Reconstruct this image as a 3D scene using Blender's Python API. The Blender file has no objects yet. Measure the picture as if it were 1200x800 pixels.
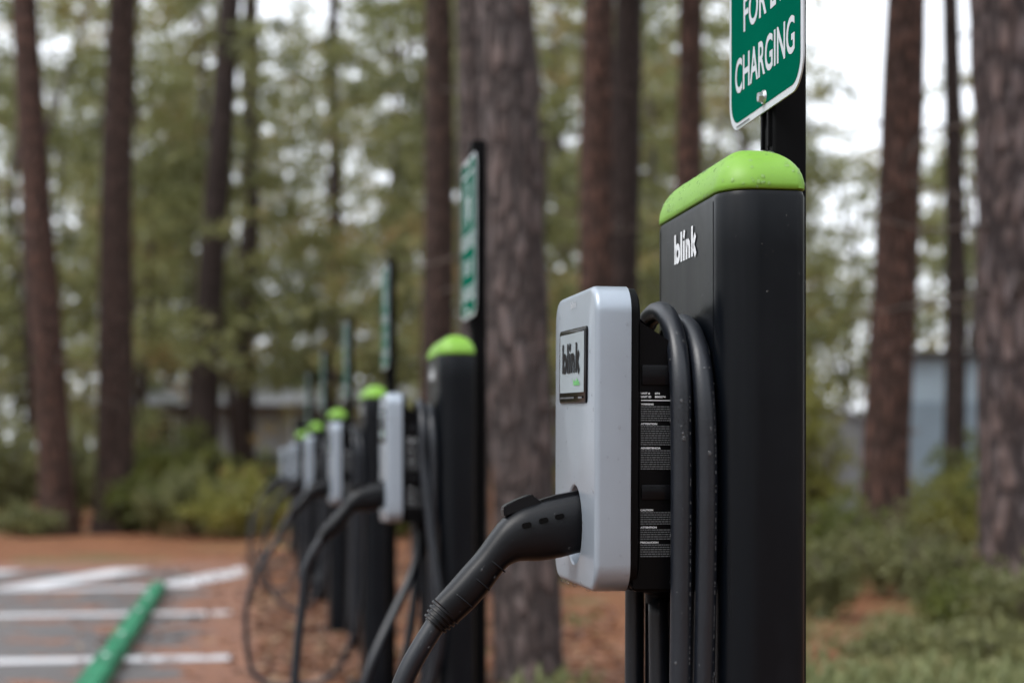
import bpy, bmesh, math, random
import numpy as np
from mathutils import Vector, Matrix, noise as mnoise

random.seed(7)
rng = np.random.default_rng(11)
R = math.radians
S = bpy.context.scene
COL = S.collection

# ------------------------------------------------------------------ camera
H = 0.97                      # camera height
YAW = R(9.2)                  # camera looks this much to the right of the row
F_PX = 2000.0                 # focal length in pixels of a 1200 px wide picture
HORIZON = 554.0
cam_d = bpy.data.cameras.new('camera')
cam = bpy.data.objects.new('camera', cam_d)
COL.objects.link(cam)
cam.location = (0, 0, H)
cam.rotation_euler = (R(90), 0, -YAW)
cam_d.sensor_width = 36.0
cam_d.lens = 36.0 * F_PX / 1200.0
cam_d.shift_y = (HORIZON - 400.0) / 1200.0
cam_d.clip_start = 0.05
cam_d.clip_end = 3000
cam_d.dof.use_dof = True
cam_d.dof.focus_distance = 2.06
cam_d.dof.aperture_fstop = 3.35
cam_d.dof.aperture_blades = 0
S.camera = cam

# ------------------------------------------------------------------ sky, sun, exposure
SUN_EL, SUN_AZ = R(52), R(250)
world = bpy.data.worlds.new('World')
S.world = world
world.use_nodes = True
nt = world.node_tree
for n in list(nt.nodes):
    nt.nodes.remove(n)
out = nt.nodes.new('ShaderNodeOutputWorld')
bg = nt.nodes.new('ShaderNodeBackground')
sky = nt.nodes.new('ShaderNodeTexSky')
sky.sky_type = 'NISHITA'
sky.sun_disc = False
sky.sun_elevation = SUN_EL
sky.sun_rotation = SUN_AZ
sky.air_density = 1.0
sky.dust_density = 3.0
hsv = nt.nodes.new('ShaderNodeHueSaturation')
hsv.inputs['Saturation'].default_value = 0.22
cl = nt.nodes.new('ShaderNodeMix')           # thin overcast layer over the sky colour
cl.data_type = 'RGBA'
cl.inputs[0].default_value = 0.55
cl.inputs[7].default_value = (9.0, 9.5, 10.3, 1)
nt.links.new(sky.outputs[0], hsv.inputs['Color'])
nt.links.new(hsv.outputs[0], cl.inputs[6])
nt.links.new(cl.outputs[2], bg.inputs['Color'])
bg.inputs['Strength'].default_value = 0.10
nt.links.new(bg.outputs[0], out.inputs['Surface'])

sun_d = bpy.data.lights.new('sun', 'SUN')
sun_d.energy = 0.8
sun_d.angle = R(25)
sun_d.color = (1.0, 0.97, 0.93)
sun = bpy.data.objects.new('sun', sun_d)
COL.objects.link(sun)
# direction towards the sun (sky rotation runs clockwise from +Y)
sdir = Vector((math.sin(SUN_AZ) * math.cos(SUN_EL), math.cos(SUN_AZ) * math.cos(SUN_EL), math.sin(SUN_EL)))
sun.rotation_euler = (-sdir).to_track_quat('-Z', 'Y').to_euler()

S.view_settings.view_transform = 'Standard'
S.view_settings.look = 'None'
S.view_settings.gamma = 1
S.view_settings.use_curve_mapping = False
S.view_settings.exposure = 1.42
S.render.engine = 'CYCLES'
S.cycles.use_denoising = True
S.cycles.max_bounces = 8
S.cycles.transparent_max_bounces = 8
S.cycles.caustics_reflective = False
S.cycles.caustics_refractive = False
S.cycles.sample_clamp_indirect = 6


# ------------------------------------------------------------------ small helpers
def at(px, py, Y):
    """world point on the plane y = Y that the pixel (1200x800) looks at: used to measure the photo"""
    t = (px - 600.0) / F_PX
    X = Y * math.tan(YAW + math.atan(t))
    D = X * math.sin(YAW) + Y * math.cos(YAW)
    return Vector((X, Y, H + (HORIZON - py) * D / F_PX))


def at_depth(px, D):
    """ground position at depth D along the view axis"""
    lat = (px - 600.0) / F_PX * D
    return (lat * math.cos(YAW) + D * math.sin(YAW), -lat * math.sin(YAW) + D * math.cos(YAW))


def tag(o, label=None, cat=None, group=None, kind=None):
    if label: o['label'] = label
    if cat: o['category'] = cat
    if group: o['group'] = group
    if kind: o['kind'] = kind
    return o


def empty(name, loc, label=None, cat=None, group=None):
    o = bpy.data.objects.new(name, None)
    COL.objects.link(o)
    o.location = loc
    o.empty_display_size = 0.2
    return tag(o, label, cat, group)


def obj(name, me, parent=None, loc=(0, 0, 0), rot=(0, 0, 0)):
    o = bpy.data.objects.new(name, me)
    COL.objects.link(o)
    o.parent = parent
    o.location = loc
    o.rotation_euler = rot
    return o


def mesh_of(bm, name, mats, smooth=True, sharp=35, recalc=True):
    if recalc:
        bmesh.ops.recalc_face_normals(bm, faces=bm.faces)
    me = bpy.data.meshes.new(name)
    bm.to_mesh(me)
    bm.free()
    if not isinstance(mats, (list, tuple)):
        mats = [mats]
    for m in mats:
        me.materials.append(m)
    if smooth:
        me.polygons.foreach_set('use_smooth', [True] * len(me.polygons))
        me.set_sharp_from_angle(angle=R(sharp))
    return me


def rr(w, h, r, seg=8, sub=1):
    """rounded rectangle outline, anticlockwise, centred"""
    r = max(min(r, w / 2, h / 2), 1e-5)
    P = []
    cs = [(w / 2 - r, h / 2 - r, 0), (-w / 2 + r, h / 2 - r, 90), (-w / 2 + r, -h / 2 + r, 180), (w / 2 - r, -h / 2 + r, 270)]
    for k, (cx, cy, a0) in enumerate(cs):
        arc = [(cx + r * math.cos(R(a0 + 90 * i / seg)), cy + r * math.sin(R(a0 + 90 * i / seg))) for i in range(seg + 1)]
        P += arc
        nx, ny, a1 = cs[(k + 1) % 4]
        q = (nx + r * math.cos(R(a1)), ny + r * math.sin(R(a1)))
        p = arc[-1]
        for i in range(1, sub):
            t = i / sub
            P.append((p[0] + (q[0] - p[0]) * t, p[1] + (q[1] - p[1]) * t))
    return P


def rr4(x0, x1, l, rf, rb, seg=8, sub=1):
    """plan outline with large front (x0) and small back (x1) corner radii"""
    rf, rb = max(rf, 1e-4), max(rb, 1e-4)
    h = l / 2
    cs = [(x1 - rb, h - rb, rb, 0), (x0 + rf, h - rf, rf, 90), (x0 + rf, -h + rf, rf, 180), (x1 - rb, -h + rb, rb, 270)]
    P = []
    for k, (cx, cy, r, a0) in enumerate(cs):
        arc = [(cx + r * math.cos(R(a0 + 90 * i / seg)), cy + r * math.sin(R(a0 + 90 * i / seg))) for i in range(seg + 1)]
        P += arc
        nx, ny, nr, a1 = cs[(k + 1) % 4]
        q = (nx + nr * math.cos(R(a1)), ny + nr * math.sin(R(a1)))
        p = arc[-1]
        for i in range(1, sub):
            P.append((p[0] + (q[0] - p[0]) * i / sub, p[1] + (q[1] - p[1]) * i / sub))
    return P


def loops(bm, rings, cap0=True, cap1=True, mi=0):
    """bridge rings of equal length"""
    V = [[bm.verts.new(p) for p in ring] for ring in rings]
    n = len(V[0])
    for a, b in zip(V, V[1:]):
        for i in range(n):
            f = bm.faces.new((a[i], a[(i + 1) % n], b[(i + 1) % n], b[i]))
            f.material_index = mi
    if cap0:
        bm.faces.new(V[0]).material_index = mi
    if cap1:
        bm.faces.new(V[-1]).material_index = mi
    return V


def box(bm, x0, x1, y0, y1, z0, z1, mi=0, bev=0.0):
    vs = [bm.verts.new((x, y, z)) for x in (x0, x1) for y in (y0, y1) for z in (z0, z1)]
    fs = []
    for q in ((0, 1, 3, 2), (4, 6, 7, 5), (0, 4, 5, 1), (2, 3, 7, 6), (0, 2, 6, 4), (1, 5, 7, 3)):
        f = bm.faces.new([vs[i] for i in q])
        f.material_index = mi
        fs.append(f)
    if bev > 0:
        es = list({e for f in fs for e in f.edges})
        bmesh.ops.bevel(bm, geom=es, offset=bev, segments=2, affect='EDGES', profile=0.5)


def catmull(P, per=10):
    P = [Vector(p) for p in P]
    Q = [P[0] * 2 - P[1]] + P + [P[-1] * 2 - P[-2]]
    o = []
    for i in range(1, len(Q) - 2):
        a, b, c, d = Q[i - 1], Q[i], Q[i + 1], Q[i + 2]
        for k in range(per):
            t = k / per
            o.append(0.5 * ((2 * b) + (c - a) * t + (2 * a - 5 * b + 4 * c - d) * t * t + (3 * b - a - 3 * c + d) * t ** 3))
    o.append(P[-1])
    return o


def frames(P):
    T = [(P[min(i + 1, len(P) - 1)] - P[max(i - 1, 0)]).normalized() for i in range(len(P))]
    n = T[0].orthogonal().normalized()
    N = []
    for t in T:
        n = (n - t * n.dot(t))
        n = n.normalized() if n.length > 1e-6 else t.orthogonal().normalized()
        N.append(n)
    return T, N


def tube(bm, P, r, seg=12, mi=0, cap=True):
    P = [Vector(p) for p in P]
    T, N = frames(P)
    rings = []
    for i, p in enumerate(P):
        b = T[i].cross(N[i])
        ri = r[i] if isinstance(r, (list, tuple)) else r
        rings.append([p + (N[i] * math.cos(2 * math.pi * k / seg) + b * math.sin(2 * math.pi * k / seg)) * ri for k in range(seg)])
    loops(bm, rings, cap, cap, mi)


# ------------------------------------------------------------------ flat lettering
class Flat:
    """flat shapes laid on a plane: o + u*a + v*b, each a thin real sheet"""
    def __init__(self, o, u, v):
        self.o, self.u, self.v = Vector(o), Vector(u).normalized(), Vector(v).normalized()
        self.bm = bmesh.new()

    def p(self, a, b):
        return self.bm.verts.new(self.o + self.u * a + self.v * b)

    def stroke(self, pts, w, closed=False, mi=0):
        n = len(pts)
        L, Rr = [], []
        for i, (x, y) in enumerate(pts):
            if closed:
                a, b = pts[i - 1], pts[(i + 1) % n]
            else:
                a, b = pts[max(i - 1, 0)], pts[min(i + 1, n - 1)]
            d = Vector((b[0] - a[0], b[1] - a[1])).normalized()
            k = 1.0
            if closed or 0 < i < n - 1:
                d0 = Vector((x - a[0], y - a[1])).normalized()
                k = 1 / max(0.5, abs(d0.dot(d)))
            L.append(self.p(x - d.y * w / 2 * k, y + d.x * w / 2 * k))
            Rr.append(self.p(x + d.y * w / 2 * k, y - d.x * w / 2 * k))
        m = n if closed else n - 1
        for i in range(m):
            j = (i + 1) % n
            self.bm.faces.new((L[i], Rr[i], Rr[j], L[j])).material_index = mi

    def poly(self, pts, mi=0):
        self.bm.faces.new([self.p(*q) for q in pts]).material_index = mi

    def rect(self, a0, a1, b0, b1, mi=0):
        self.poly([(a0, b0), (a1, b0), (a1, b1), (a0, b1)], mi)

    def text(self, s, a0, b0, width, height, weight=0.0, mi=0, spacing=1.0):
        cu = bpy.data.curves.new('lettering', 'FONT')
        cu.body = s
        cu.size = 1.0
        cu.offset = weight
        cu.space_character = spacing
        cu.resolution_u = 4
        cu.fill_mode = 'FRONT'
        o = bpy.data.objects.new('lettering', cu)
        COL.objects.link(o)
        bpy.context.view_layer.update()
        me = bpy.data.meshes.new_from_object(o.evaluated_get(bpy.context.evaluated_depsgraph_get()))
        bpy.data.objects.remove(o)
        bpy.data.curves.remove(cu)
        V = np.array([v.co[:2] for v in me.vertices])
        lo, hi = V.min(0), V.max(0)
        k = (V - lo) / (hi - lo) * np.array([width, height]) + np.array([a0, b0])
        vs = [self.p(*q) for q in k]
        for f in me.polygons:
            try:
                self.bm.faces.new([vs[i] for i in f.vertices]).material_index = mi
            except ValueError:
                pass
        bpy.data.meshes.remove(me)

    def mesh(self, name, mats):
        return mesh_of(self.bm, name, mats, smooth=False, recalc=False)


def blink(fl, a0, b0, width, height, mi=0):
    sx, sy = width / 2.72, height
    T = lambda P: [(a0 + x * sx, b0 + y * sy) for x, y in P]
    w = 0.205 * sx
    fl.stroke(T([(.10, .0), (.10, 1.0)]), w, mi=mi)
    fl.stroke(T([(.40 + .22 * math.cos(k * math.pi / 8), .33 + .24 * math.sin(k * math.pi / 8)) for k in range(16)]), w, True, mi=mi)
    fl.stroke(T([(.88, 0), (.88, 1.0)]), w, mi=mi)
    fl.stroke(T([(1.20, 0), (1.20, .66)]), w, mi=mi)
    fl.stroke(T([(1.15, .76), (1.22, .86), (1.26, 1.0)]), w * .95, mi=mi)
    fl.stroke(T([(1.52, 0), (1.52, .66)]), w, mi=mi)
    fl.stroke(T([(1.54, .40), (1.60, .52), (1.72, .56), (1.82, .50), (1.86, .38), (1.86, 0)]), w * .95, mi=mi)
    fl.stroke(T([(2.19, 0), (2.19, 1.0)]), w, mi=mi)
    fl.stroke(T([(2.24, .28), (2.58, .68)]), w * 1.1, mi=mi)
    fl.stroke(T([(2.33, .36), (2.62, .0)]), w * 1.1, mi=mi)


# ------------------------------------------------------------------ materials
def new_mat(name):
    m = bpy.data.materials.new(name)
    m.use_nodes = True
    t = m.node_tree
    return m, t, t.nodes['Principled BSDF']


def N(t, typ, **kw):
    n = t.nodes.new(typ)
    for k, v in kw.items():
        if k.startswith('i_'):
            n.inputs[k[2:].replace('_', ' ')].default_value = v
        else:
            setattr(n, k, v)
    return n


def ramp(t, src, stops):
    r = t.nodes.new('ShaderNodeValToRGB')
    e = r.color_ramp.elements
    while len(e) < len(stops):
        e.new(0.5)
    for i, (p, c) in enumerate(stops):
        e[i].position = p
        e[i].color = (*c, 1) if len(c) == 3 else c
    t.links.new(src, r.inputs[0])
    return r.outputs[0]


def coords(t, scale=(1, 1, 1), which='Object'):
    c = t.nodes.new('ShaderNodeTexCoord')
    mp = t.nodes.new('ShaderNodeMapping')
    mp.inputs['Scale'].default_value = scale
    t.links.new(c.outputs[which], mp.inputs[0])
    return mp.outputs[0]


def surf(name, col, rough=.5, metal=0., spec=.5, var=.12, vscale=6., bump=0., bscale=200., coat=0., col2=None, rvar=.08):
    """paint / plastic / metal with slight soiling and surface grain"""
    m, t, b = new_mat(name)
    co = coords(t)
    n = N(t, 'ShaderNodeTexNoise', i_Scale=vscale, i_Detail=6., i_Roughness=.65)
    t.links.new(co, n.inputs['Vector'])
    c2 = col2 or tuple(c * (1 - var) for c in col)
    t.links.new(ramp(t, n.outputs[0], [(.35, c2), (.65, col)]), b.inputs['Base Color'])
    rr_ = N(t, 'ShaderNodeMapRange')
    rr_.inputs[3].default_value = max(rough - rvar, .02)
    rr_.inputs[4].default_value = rough + rvar
    t.links.new(n.outputs[0], rr_.inputs[0])
    t.links.new(rr_.outputs[0], b.inputs['Roughness'])
    b.inputs['Metallic'].default_value = metal
    b.inputs['Specular IOR Level'].default_value = spec
    b.inputs['Coat Weight'].default_value = coat
    if bump:
        n2 = N(t, 'ShaderNodeTexNoise', i_Scale=bscale, i_Detail=3.)
        t.links.new(co, n2.inputs['Vector'])
        bp = N(t, 'ShaderNodeBump', i_Strength=bump, i_Distance=.001)
        t.links.new(n2.outputs[0], bp.inputs['Height'])
        t.links.new(bp.outputs[0], b.inputs['Normal'])
    return m


M = {}
def weathered(name, col, r_lo, r_hi, spec, metal=0., bump=.1, bscale=1000., coat=0., k=1.):
    """painted upright surface with faint vertical rain tracks in its gloss and dust in its colour"""
    m, t, b = new_mat(name)
    co = coords(t)
    st = N(t, 'ShaderNodeTexNoise', i_Scale=1.0, i_Detail=5., i_Roughness=.6)
    t.links.new(coords(t, (17, 17, 2.6)), st.inputs['Vector'])
    dn = N(t, 'ShaderNodeTexNoise', i_Scale=7., i_Detail=8., i_Roughness=.7)
    t.links.new(co, dn.inputs['Vector'])
    md = N(t, 'ShaderNodeMath', operation='MULTIPLY')
    t.links.new(st.outputs[0], md.inputs[0]); t.links.new(dn.outputs[0], md.inputs[1])
    t.links.new(ramp(t, md.outputs[0], [(.14, tuple(c * (1 - .28 * k) for c in col)), (.26, col), (.42, tuple(min(c * (1 + .35 * k) + .002, 1) for c in col))]), b.inputs['Base Color'])
    mr = N(t, 'ShaderNodeMapRange')
    mr.inputs[1].default_value = .30; mr.inputs[2].default_value = .70
    mr.inputs[3].default_value = r_lo; mr.inputs[4].default_value = r_hi
    t.links.new(st.outputs[0], mr.inputs[0]); t.links.new(mr.outputs[0], b.inputs['Roughness'])
    b.inputs['Specular IOR Level'].default_value = spec
    b.inputs['Metallic'].default_value = metal
    b.inputs['Coat Weight'].default_value = coat
    b.inputs['Coat Roughness'].default_value = .15
    n2 = N(t, 'ShaderNodeTexNoise', i_Scale=bscale, i_Detail=3.)
    t.links.new(co, n2.inputs['Vector'])
    bp = N(t, 'ShaderNodeBump', i_Strength=bump, i_Distance=.001)
    t.links.new(n2.outputs[0], bp.inputs['Height']); t.links.new(bp.outputs[0], b.inputs['Normal'])
    return m


M['black_powder'] = weathered('black powder coat', (.0016, .0026, .0044), .27, .36, .20, bump=.10, k=.5)
M['black_post'] = surf('black post paint', (.0025, .0025, .003), .5, spec=.07, var=.2, bump=.1, bscale=600)
M['lime'] = surf('lime green plastic', (.175, .36, .042), .45, spec=.3, var=.08, vscale=9, bump=.05, bscale=300)
M['silver'] = weathered('silver painted plastic', (.295, .338, .39), .30, .36, .5, metal=.35, bump=.08, bscale=1400, coat=.25, k=.10)
M['black_plastic'] = surf('black moulded plastic', (.002, .002, .0025), .38, spec=.09, var=.2, bump=.15, bscale=900)
M['gloss_black'] = surf('glossy black plastic', (.004, .004, .005), .2, spec=.12, var=.1)
M['plug'] = surf('black plug rubberised plastic', (.0030, .0036, .0052), .36, spec=.24, var=.25, vscale=12, bump=.2, bscale=1100)
M['cable'] = surf('black rubber cable', (.0062, .0085, .0135), .38, spec=.48, var=.3, vscale=14, bump=.25, bscale=500)
M['white_ink'] = surf('white lettering', (.66, .68, .70), .5, var=.05)
M['grey_ink'] = surf('faded grey print', (.12, .125, .13), .6, spec=.1, var=.2)
M['dark_ink'] = surf('black lettering', (.003, .003, .003), .5, spec=.08, var=.1)
M['green_ink'] = surf('green lettering', (.10, .42, .10), .5, var=.05)
M['sign_green'] = surf('green reflective sheeting', (.0008, .092, .056), .5, spec=.0, var=.08, vscale=5)
M['sign_white'] = surf('white reflective sheeting', (.47, .50, .53), .35, spec=.15, var=.05)
M['emboss'] = surf('raised silver mark', (.55, .58, .62), .35, metal=.3, var=.05)
M['steel'] = surf('galvanised steel', (.48, .49, .50), .35, metal=.9, var=.2, vscale=40)
M['screen'] = surf('grey display glass', (.31, .36, .395), .2, spec=.3, var=.03)


def water_mat():
    m, t, b = new_mat('rain water')
    t.nodes.remove(b)
    tr = N(t, 'ShaderNodeBsdfTransparent'); tr.inputs[0].default_value = (1, 1, 1, 1)
    gl = N(t, 'ShaderNodeBsdfGlossy'); gl.inputs['Roughness'].default_value = .02
    fr = N(t, 'ShaderNodeFresnel'); fr.inputs[0].default_value = 1.2
    ms = N(t, 'ShaderNodeMixShader')
    df = N(t, 'ShaderNodeBsdfDiffuse'); df.inputs[0].default_value = (.9, .92, .95, 1)
    m0 = N(t, 'ShaderNodeMixShader'); m0.inputs[0].default_value = .045  # trace of white put in as the sky sparkle of the beads
    t.links.new(tr.outputs[0], m0.inputs[1]); t.links.new(df.outputs[0], m0.inputs[2])
    t.links.new(fr.outputs[0], ms.inputs[0]); t.links.new(m0.outputs[0], ms.inputs[1]); t.links.new(gl.outputs[0], ms.inputs[2])
    t.links.new(ms.outputs[0], t.nodes['Material Output'].inputs['Surface'])
    return m


M['water'] = water_mat()


def bark(name, crev, plate, plate2, sc=(15, 15, 4.6), bdist=.025):
    m, t, b = new_mat(name)
    co = coords(t, sc)
    nz = N(t, 'ShaderNodeTexNoise', i_Scale=1.6, i_Detail=5.)
    t.links.new(co, nz.inputs['Vector'])
    mx = N(t, 'ShaderNodeMix', data_type='RGBA', blend_type='LINEAR_LIGHT')
    mx.inputs[0].default_value = .55
    t.links.new(co, mx.inputs[6]); t.links.new(nz.outputs['Color'], mx.inputs[7])
    v = N(t, 'ShaderNodeTexVoronoi', feature='DISTANCE_TO_EDGE', i_Scale=1.0)
    t.links.new(mx.outputs[2], v.inputs['Vector'])
    n2 = N(t, 'ShaderNodeTexNoise', i_Scale=.9, i_Detail=7., i_Roughness=.7)
    t.links.new(co, n2.inputs['Vector'])
    pl = ramp(t, n2.outputs[0], [(.34, plate), (.52, tuple((a + c) / 2 for a, c in zip(plate, plate2))), (.68, plate2)])
    cr = ramp(t, v.outputs['Distance'], [(.0, (0, 0, 0)), (.30, (1, 1, 1))])
    m2 = N(t, 'ShaderNodeMix', data_type='RGBA')
    t.links.new(cr, m2.inputs[0]); m2.inputs[6].default_value = (*crev, 1); t.links.new(pl, m2.inputs[7])
    t.links.new(m2.outputs[2], b.inputs['Base Color'])
    b.inputs['Roughness'].default_value = .85
    b.inputs['Specular IOR Level'].default_value = .2
    ad = N(t, 'ShaderNodeMath', operation='MULTIPLY_ADD')
    t.links.new(n2.outputs[0], ad.inputs[0]); ad.inputs[1].default_value = .4
    t.links.new(cr, ad.inputs[2])
    bp = N(t, 'ShaderNodeBump', i_Strength=.9, i_Distance=bdist)
    t.links.new(ad.outputs[0], bp.inputs['Height']); t.links.new(bp.outputs[0], b.inputs['Normal'])
    return m


M['bark_plated'] = bark('thick plated pine bark', (.032, .025, .025), (.135, .118, .122), (.215, .140, .120), (10, 10, 3.2), .03)
M['bark_grey'] = bark('grey plated pine bark', (.036, .029, .028), (.112, .096, .095), (.150, .104, .092))
M['bark_brown'] = bark('brown pine bark', (.021, .014, .012), (.070, .047, .040), (.108, .062, .048))
M['bark_dark'] = bark('dark pine bark', (.018, .013, .012), (.052, .038, .035), (.074, .050, .043))
M['bark_red'] = bark('reddish pine bark', (.025, .016, .013), (.092, .058, .050), (.150, .072, .050))
M['twig'] = surf('dead twig wood', (.10, .075, .06), .85, var=.4, vscale=12)


def leaf(name, cols, trans=.35):
    """leaf colours vary from clump to clump (own colour of the leaves)"""
    m, t, b = new_mat(name)
    g = N(t, 'ShaderNodeNewGeometry')
    co = coords(t, which='Object')
    n = N(t, 'ShaderNodeTexNoise', i_Scale=.30, i_Detail=4.)
    t.links.new(co, n.inputs['Vector'])
    ad = N(t, 'ShaderNodeMath', operation='MULTIPLY_ADD')
    t.links.new(g.outputs['Random Per Island'], ad.inputs[0]); ad.inputs[1].default_value = .40
    sb = N(t, 'ShaderNodeMath', operation='MULTIPLY_ADD')
    t.links.new(n.outputs[0], sb.inputs[0]); sb.inputs[1].default_value = 2.3; sb.inputs[2].default_value = -.85
    t.links.new(sb.outputs[0], ad.inputs[2])
    c = ramp(t, ad.outputs[0], [(i / (len(cols) - 1), q) for i, q in enumerate(cols)])
    t.links.new(c, b.inputs['Base Color'])
    b.inputs['Roughness'].default_value = .5
    b.inputs['Specular IOR Level'].default_value = .3
    tr = N(t, 'ShaderNodeBsdfTranslucent')
    t.links.new(c, tr.inputs['Color'])
    ms = N(t, 'ShaderNodeMixShader')
    ms.inputs[0].default_value = trans
    t.links.new(b.outputs[0], ms.inputs[1]); t.links.new(tr.outputs[0], ms.inputs[2])
    t.links.new(ms.outputs[0], t.nodes['Material Output'].inputs['Surface'])
    return m


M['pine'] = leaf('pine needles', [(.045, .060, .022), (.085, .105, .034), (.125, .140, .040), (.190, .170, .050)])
M['pine_far'] = leaf('far pine needles', [(.064, .072, .030), (.155, .166, .068), (.235, .242, .095), (.31, .225, .100)], .40)  # milky haze and dark gaps between clumps put into these leaf tones
M['shrub_green'] = leaf('green shrub leaves', [(.055, .068, .018), (.115, .135, .030), (.20, .20, .045)])
M['shrub_grey'] = leaf('grey green shrub leaves', [(.085, .092, .040), (.165, .172, .072), (.26, .25, .10)])
M['shrub_yellow'] = leaf('yellow green shrub leaves', [(.13, .14, .032), (.22, .22, .055), (.34, .28, .065)])
M['grass'] = leaf('dry green grass', [(.09, .11, .045), (.18, .20, .085), (.32, .26, .13)])


def ground_mat():
    m, t, b = new_mat('pine needle duff')
    co = coords(t, which='Object')
    n1 = N(t, 'ShaderNodeTexNoise', i_Scale=.8, i_Detail=8., i_Roughness=.7)
    n2 = N(t, 'ShaderNodeTexNoise', i_Scale=14., i_Detail=6., i_Roughness=.75)
    n3 = N(t, 'ShaderNodeTexNoise', i_Scale=.35, i_Detail=5., i_Roughness=.6)
    for n in (n1, n2, n3):
        t.links.new(co, n.inputs['Vector'])
    c1 = ramp(t, n2.outputs[0], [(.30, (.065, .031, .020)), (.5, (.195, .080, .036)), (.70, (.29, .140, .072))])
    c2 = ramp(t, n2.outputs[0], [(.30, (.05, .055, .022)), (.6, (.13, .135, .055)), (.75, (.22, .19, .09))])
    f = ramp(t, n3.outputs[0], [(.55, (0, 0, 0)), (.64, (1, 1, 1))])
    mx = N(t, 'ShaderNodeMix', data_type='RGBA')
    t.links.new(f, mx.inputs[0]); t.links.new(c1, mx.inputs[6]); t.links.new(c2, mx.inputs[7])
    mx2 = N(t, 'ShaderNodeMix', data_type='RGBA', blend_type='MULTIPLY')
    mx2.inputs[0].default_value = .6
    t.links.new(mx.outputs[2], mx2.inputs[6])
    t.links.new(ramp(t, n1.outputs[0], [(.3, (.55, .55, .55)), (.6, (1, 1, 1))]), mx2.inputs[7])
    t.links.new(mx2.outputs[2], b.inputs['Base Color'])
    b.inputs['Roughness'].default_value = .9
    b.inputs['Specular IOR Level'].default_value = .2
    bp = N(t, 'ShaderNodeBump', i_Strength=.8, i_Distance=.03)
    t.links.new(n2.outputs[0], bp.inputs['Height']); t.links.new(bp.outputs[0], b.inputs['Normal'])
    return m


def litter_factor(t, co, edge, width, base):
    """how much fallen needle litter lies on the asphalt: more towards the verge (object x) and in drifts"""
    sep = N(t, 'ShaderNodeSeparateXYZ')
    t.links.new(co, sep.inputs[0])
    mr = N(t, 'ShaderNodeMapRange')
    mr.inputs[1].default_value = edge - width; mr.inputs[2].default_value = edge
    t.links.new(sep.outputs[0], mr.inputs[0])
    mry = N(t, 'ShaderNodeMapRange')
    mry.inputs[1].default_value = 17.2; mry.inputs[2].default_value = 19.0
    t.links.new(sep.outputs[1], mry.inputs[0])
    mxm = N(t, 'ShaderNodeMath', operation='MAXIMUM')
    t.links.new(mr.outputs[0], mxm.inputs[0]); t.links.new(mry.outputs[0], mxm.inputs[1])
    n = N(t, 'ShaderNodeTexNoise', i_Scale=1.7, i_Detail=9., i_Roughness=.72)
    t.links.new(co, n.inputs['Vector'])
    a = N(t, 'ShaderNodeMath', operation='MULTIPLY_ADD')
    t.links.new(mxm.outputs[0], a.inputs[0]); a.inputs[1].default_value = .33
    t.links.new(n.outputs[0], a.inputs[2])
    return ramp(t, a.outputs[0], [(base, (0, 0, 0)), (base + .05, (1, 1, 1))])


def asphalt_mat(name, c_lo, c_hi, rough, base, edge=.25, width=1.0):
    m, t, b = new_mat(name)
    co = coords(t, which='Object')
    n1 = N(t, 'ShaderNodeTexNoise', i_Scale=1.1, i_Detail=6., i_Roughness=.6)
    n2 = N(t, 'ShaderNodeTexNoise', i_Scale=90., i_Detail=3.)
    n4 = N(t, 'ShaderNodeTexNoise', i_Scale=22., i_Detail=5.)
    for n in (n1, n2, n4):
        t.links.new(co, n.inputs['Vector'])
    c = ramp(t, n1.outputs[0], [(.3, c_lo), (.7, c_hi)])
    f = litter_factor(t, co, edge, width, base)
    lit = ramp(t, n4.outputs[0], [(.3, (.07, .033, .024)), (.5, (.165, .068, .036)), (.7, (.25, .12, .068))])
    mx = N(t, 'ShaderNodeMix', data_type='RGBA')
    t.links.new(f, mx.inputs[0]); t.links.new(c, mx.inputs[6]); t.links.new(lit, mx.inputs[7])
    t.links.new(mx.outputs[2], b.inputs['Base Color'])
    rm = N(t, 'ShaderNodeMapRange')
    rm.inputs[3].default_value = rough; rm.inputs[4].default_value = .85
    t.links.new(f, rm.inputs[0]); t.links.new(rm.outputs[0], b.inputs['Roughness'])
    bp = N(t, 'ShaderNodeBump', i_Strength=.5, i_Distance=.006)
    t.links.new(n2.outputs[0], bp.inputs['Height']); t.links.new(bp.outputs[0], b.inputs['Normal'])
    return m


M['ground'] = ground_mat()
M['asphalt'] = asphalt_mat('wet asphalt', (.058, .053, .054), (.100, .090, .089), .5, .525, width=.7)
M['line'] = asphalt_mat('worn white road paint', (.42, .42, .44), (.56, .56, .58), .55, 1.03, edge=6.0)
M['stop_paint'] = surf('worn green paint', (.026, .195, .097), .75, spec=.2, var=.5, vscale=5, bump=.3, bscale=120)
M['concrete'] = surf('dirty concrete', (.20, .155, .12), .8, var=.45, vscale=9, bump=.4, bscale=90)
M['wall_pale'] = surf('pale grey cladding', (.26, .265, .265), .7, var=.2, vscale=1.2)
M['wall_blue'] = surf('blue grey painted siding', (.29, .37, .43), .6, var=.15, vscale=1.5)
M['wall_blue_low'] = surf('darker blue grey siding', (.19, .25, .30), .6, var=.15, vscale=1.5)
M['roof_dark'] = surf('dark shingle roof', (.05, .05, .052), .85, var=.3, vscale=5)
M['roof_grey'] = surf('grey metal sheet', (.22, .225, .235), .5, var=.15, vscale=3)
M['glass_dark'] = surf('dark window glass', (.02, .022, .025), .1, var=.1)
M['trim'] = surf('white trim board', (.6, .6, .6), .6, var=.1)


# ------------------------------------------------------------------ setting: ground, parking lot
def sm(a, b, x):
    t = min(max((x - a) / (b - a), 0), 1)
    return t * t * (3 - 2 * t)


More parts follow.
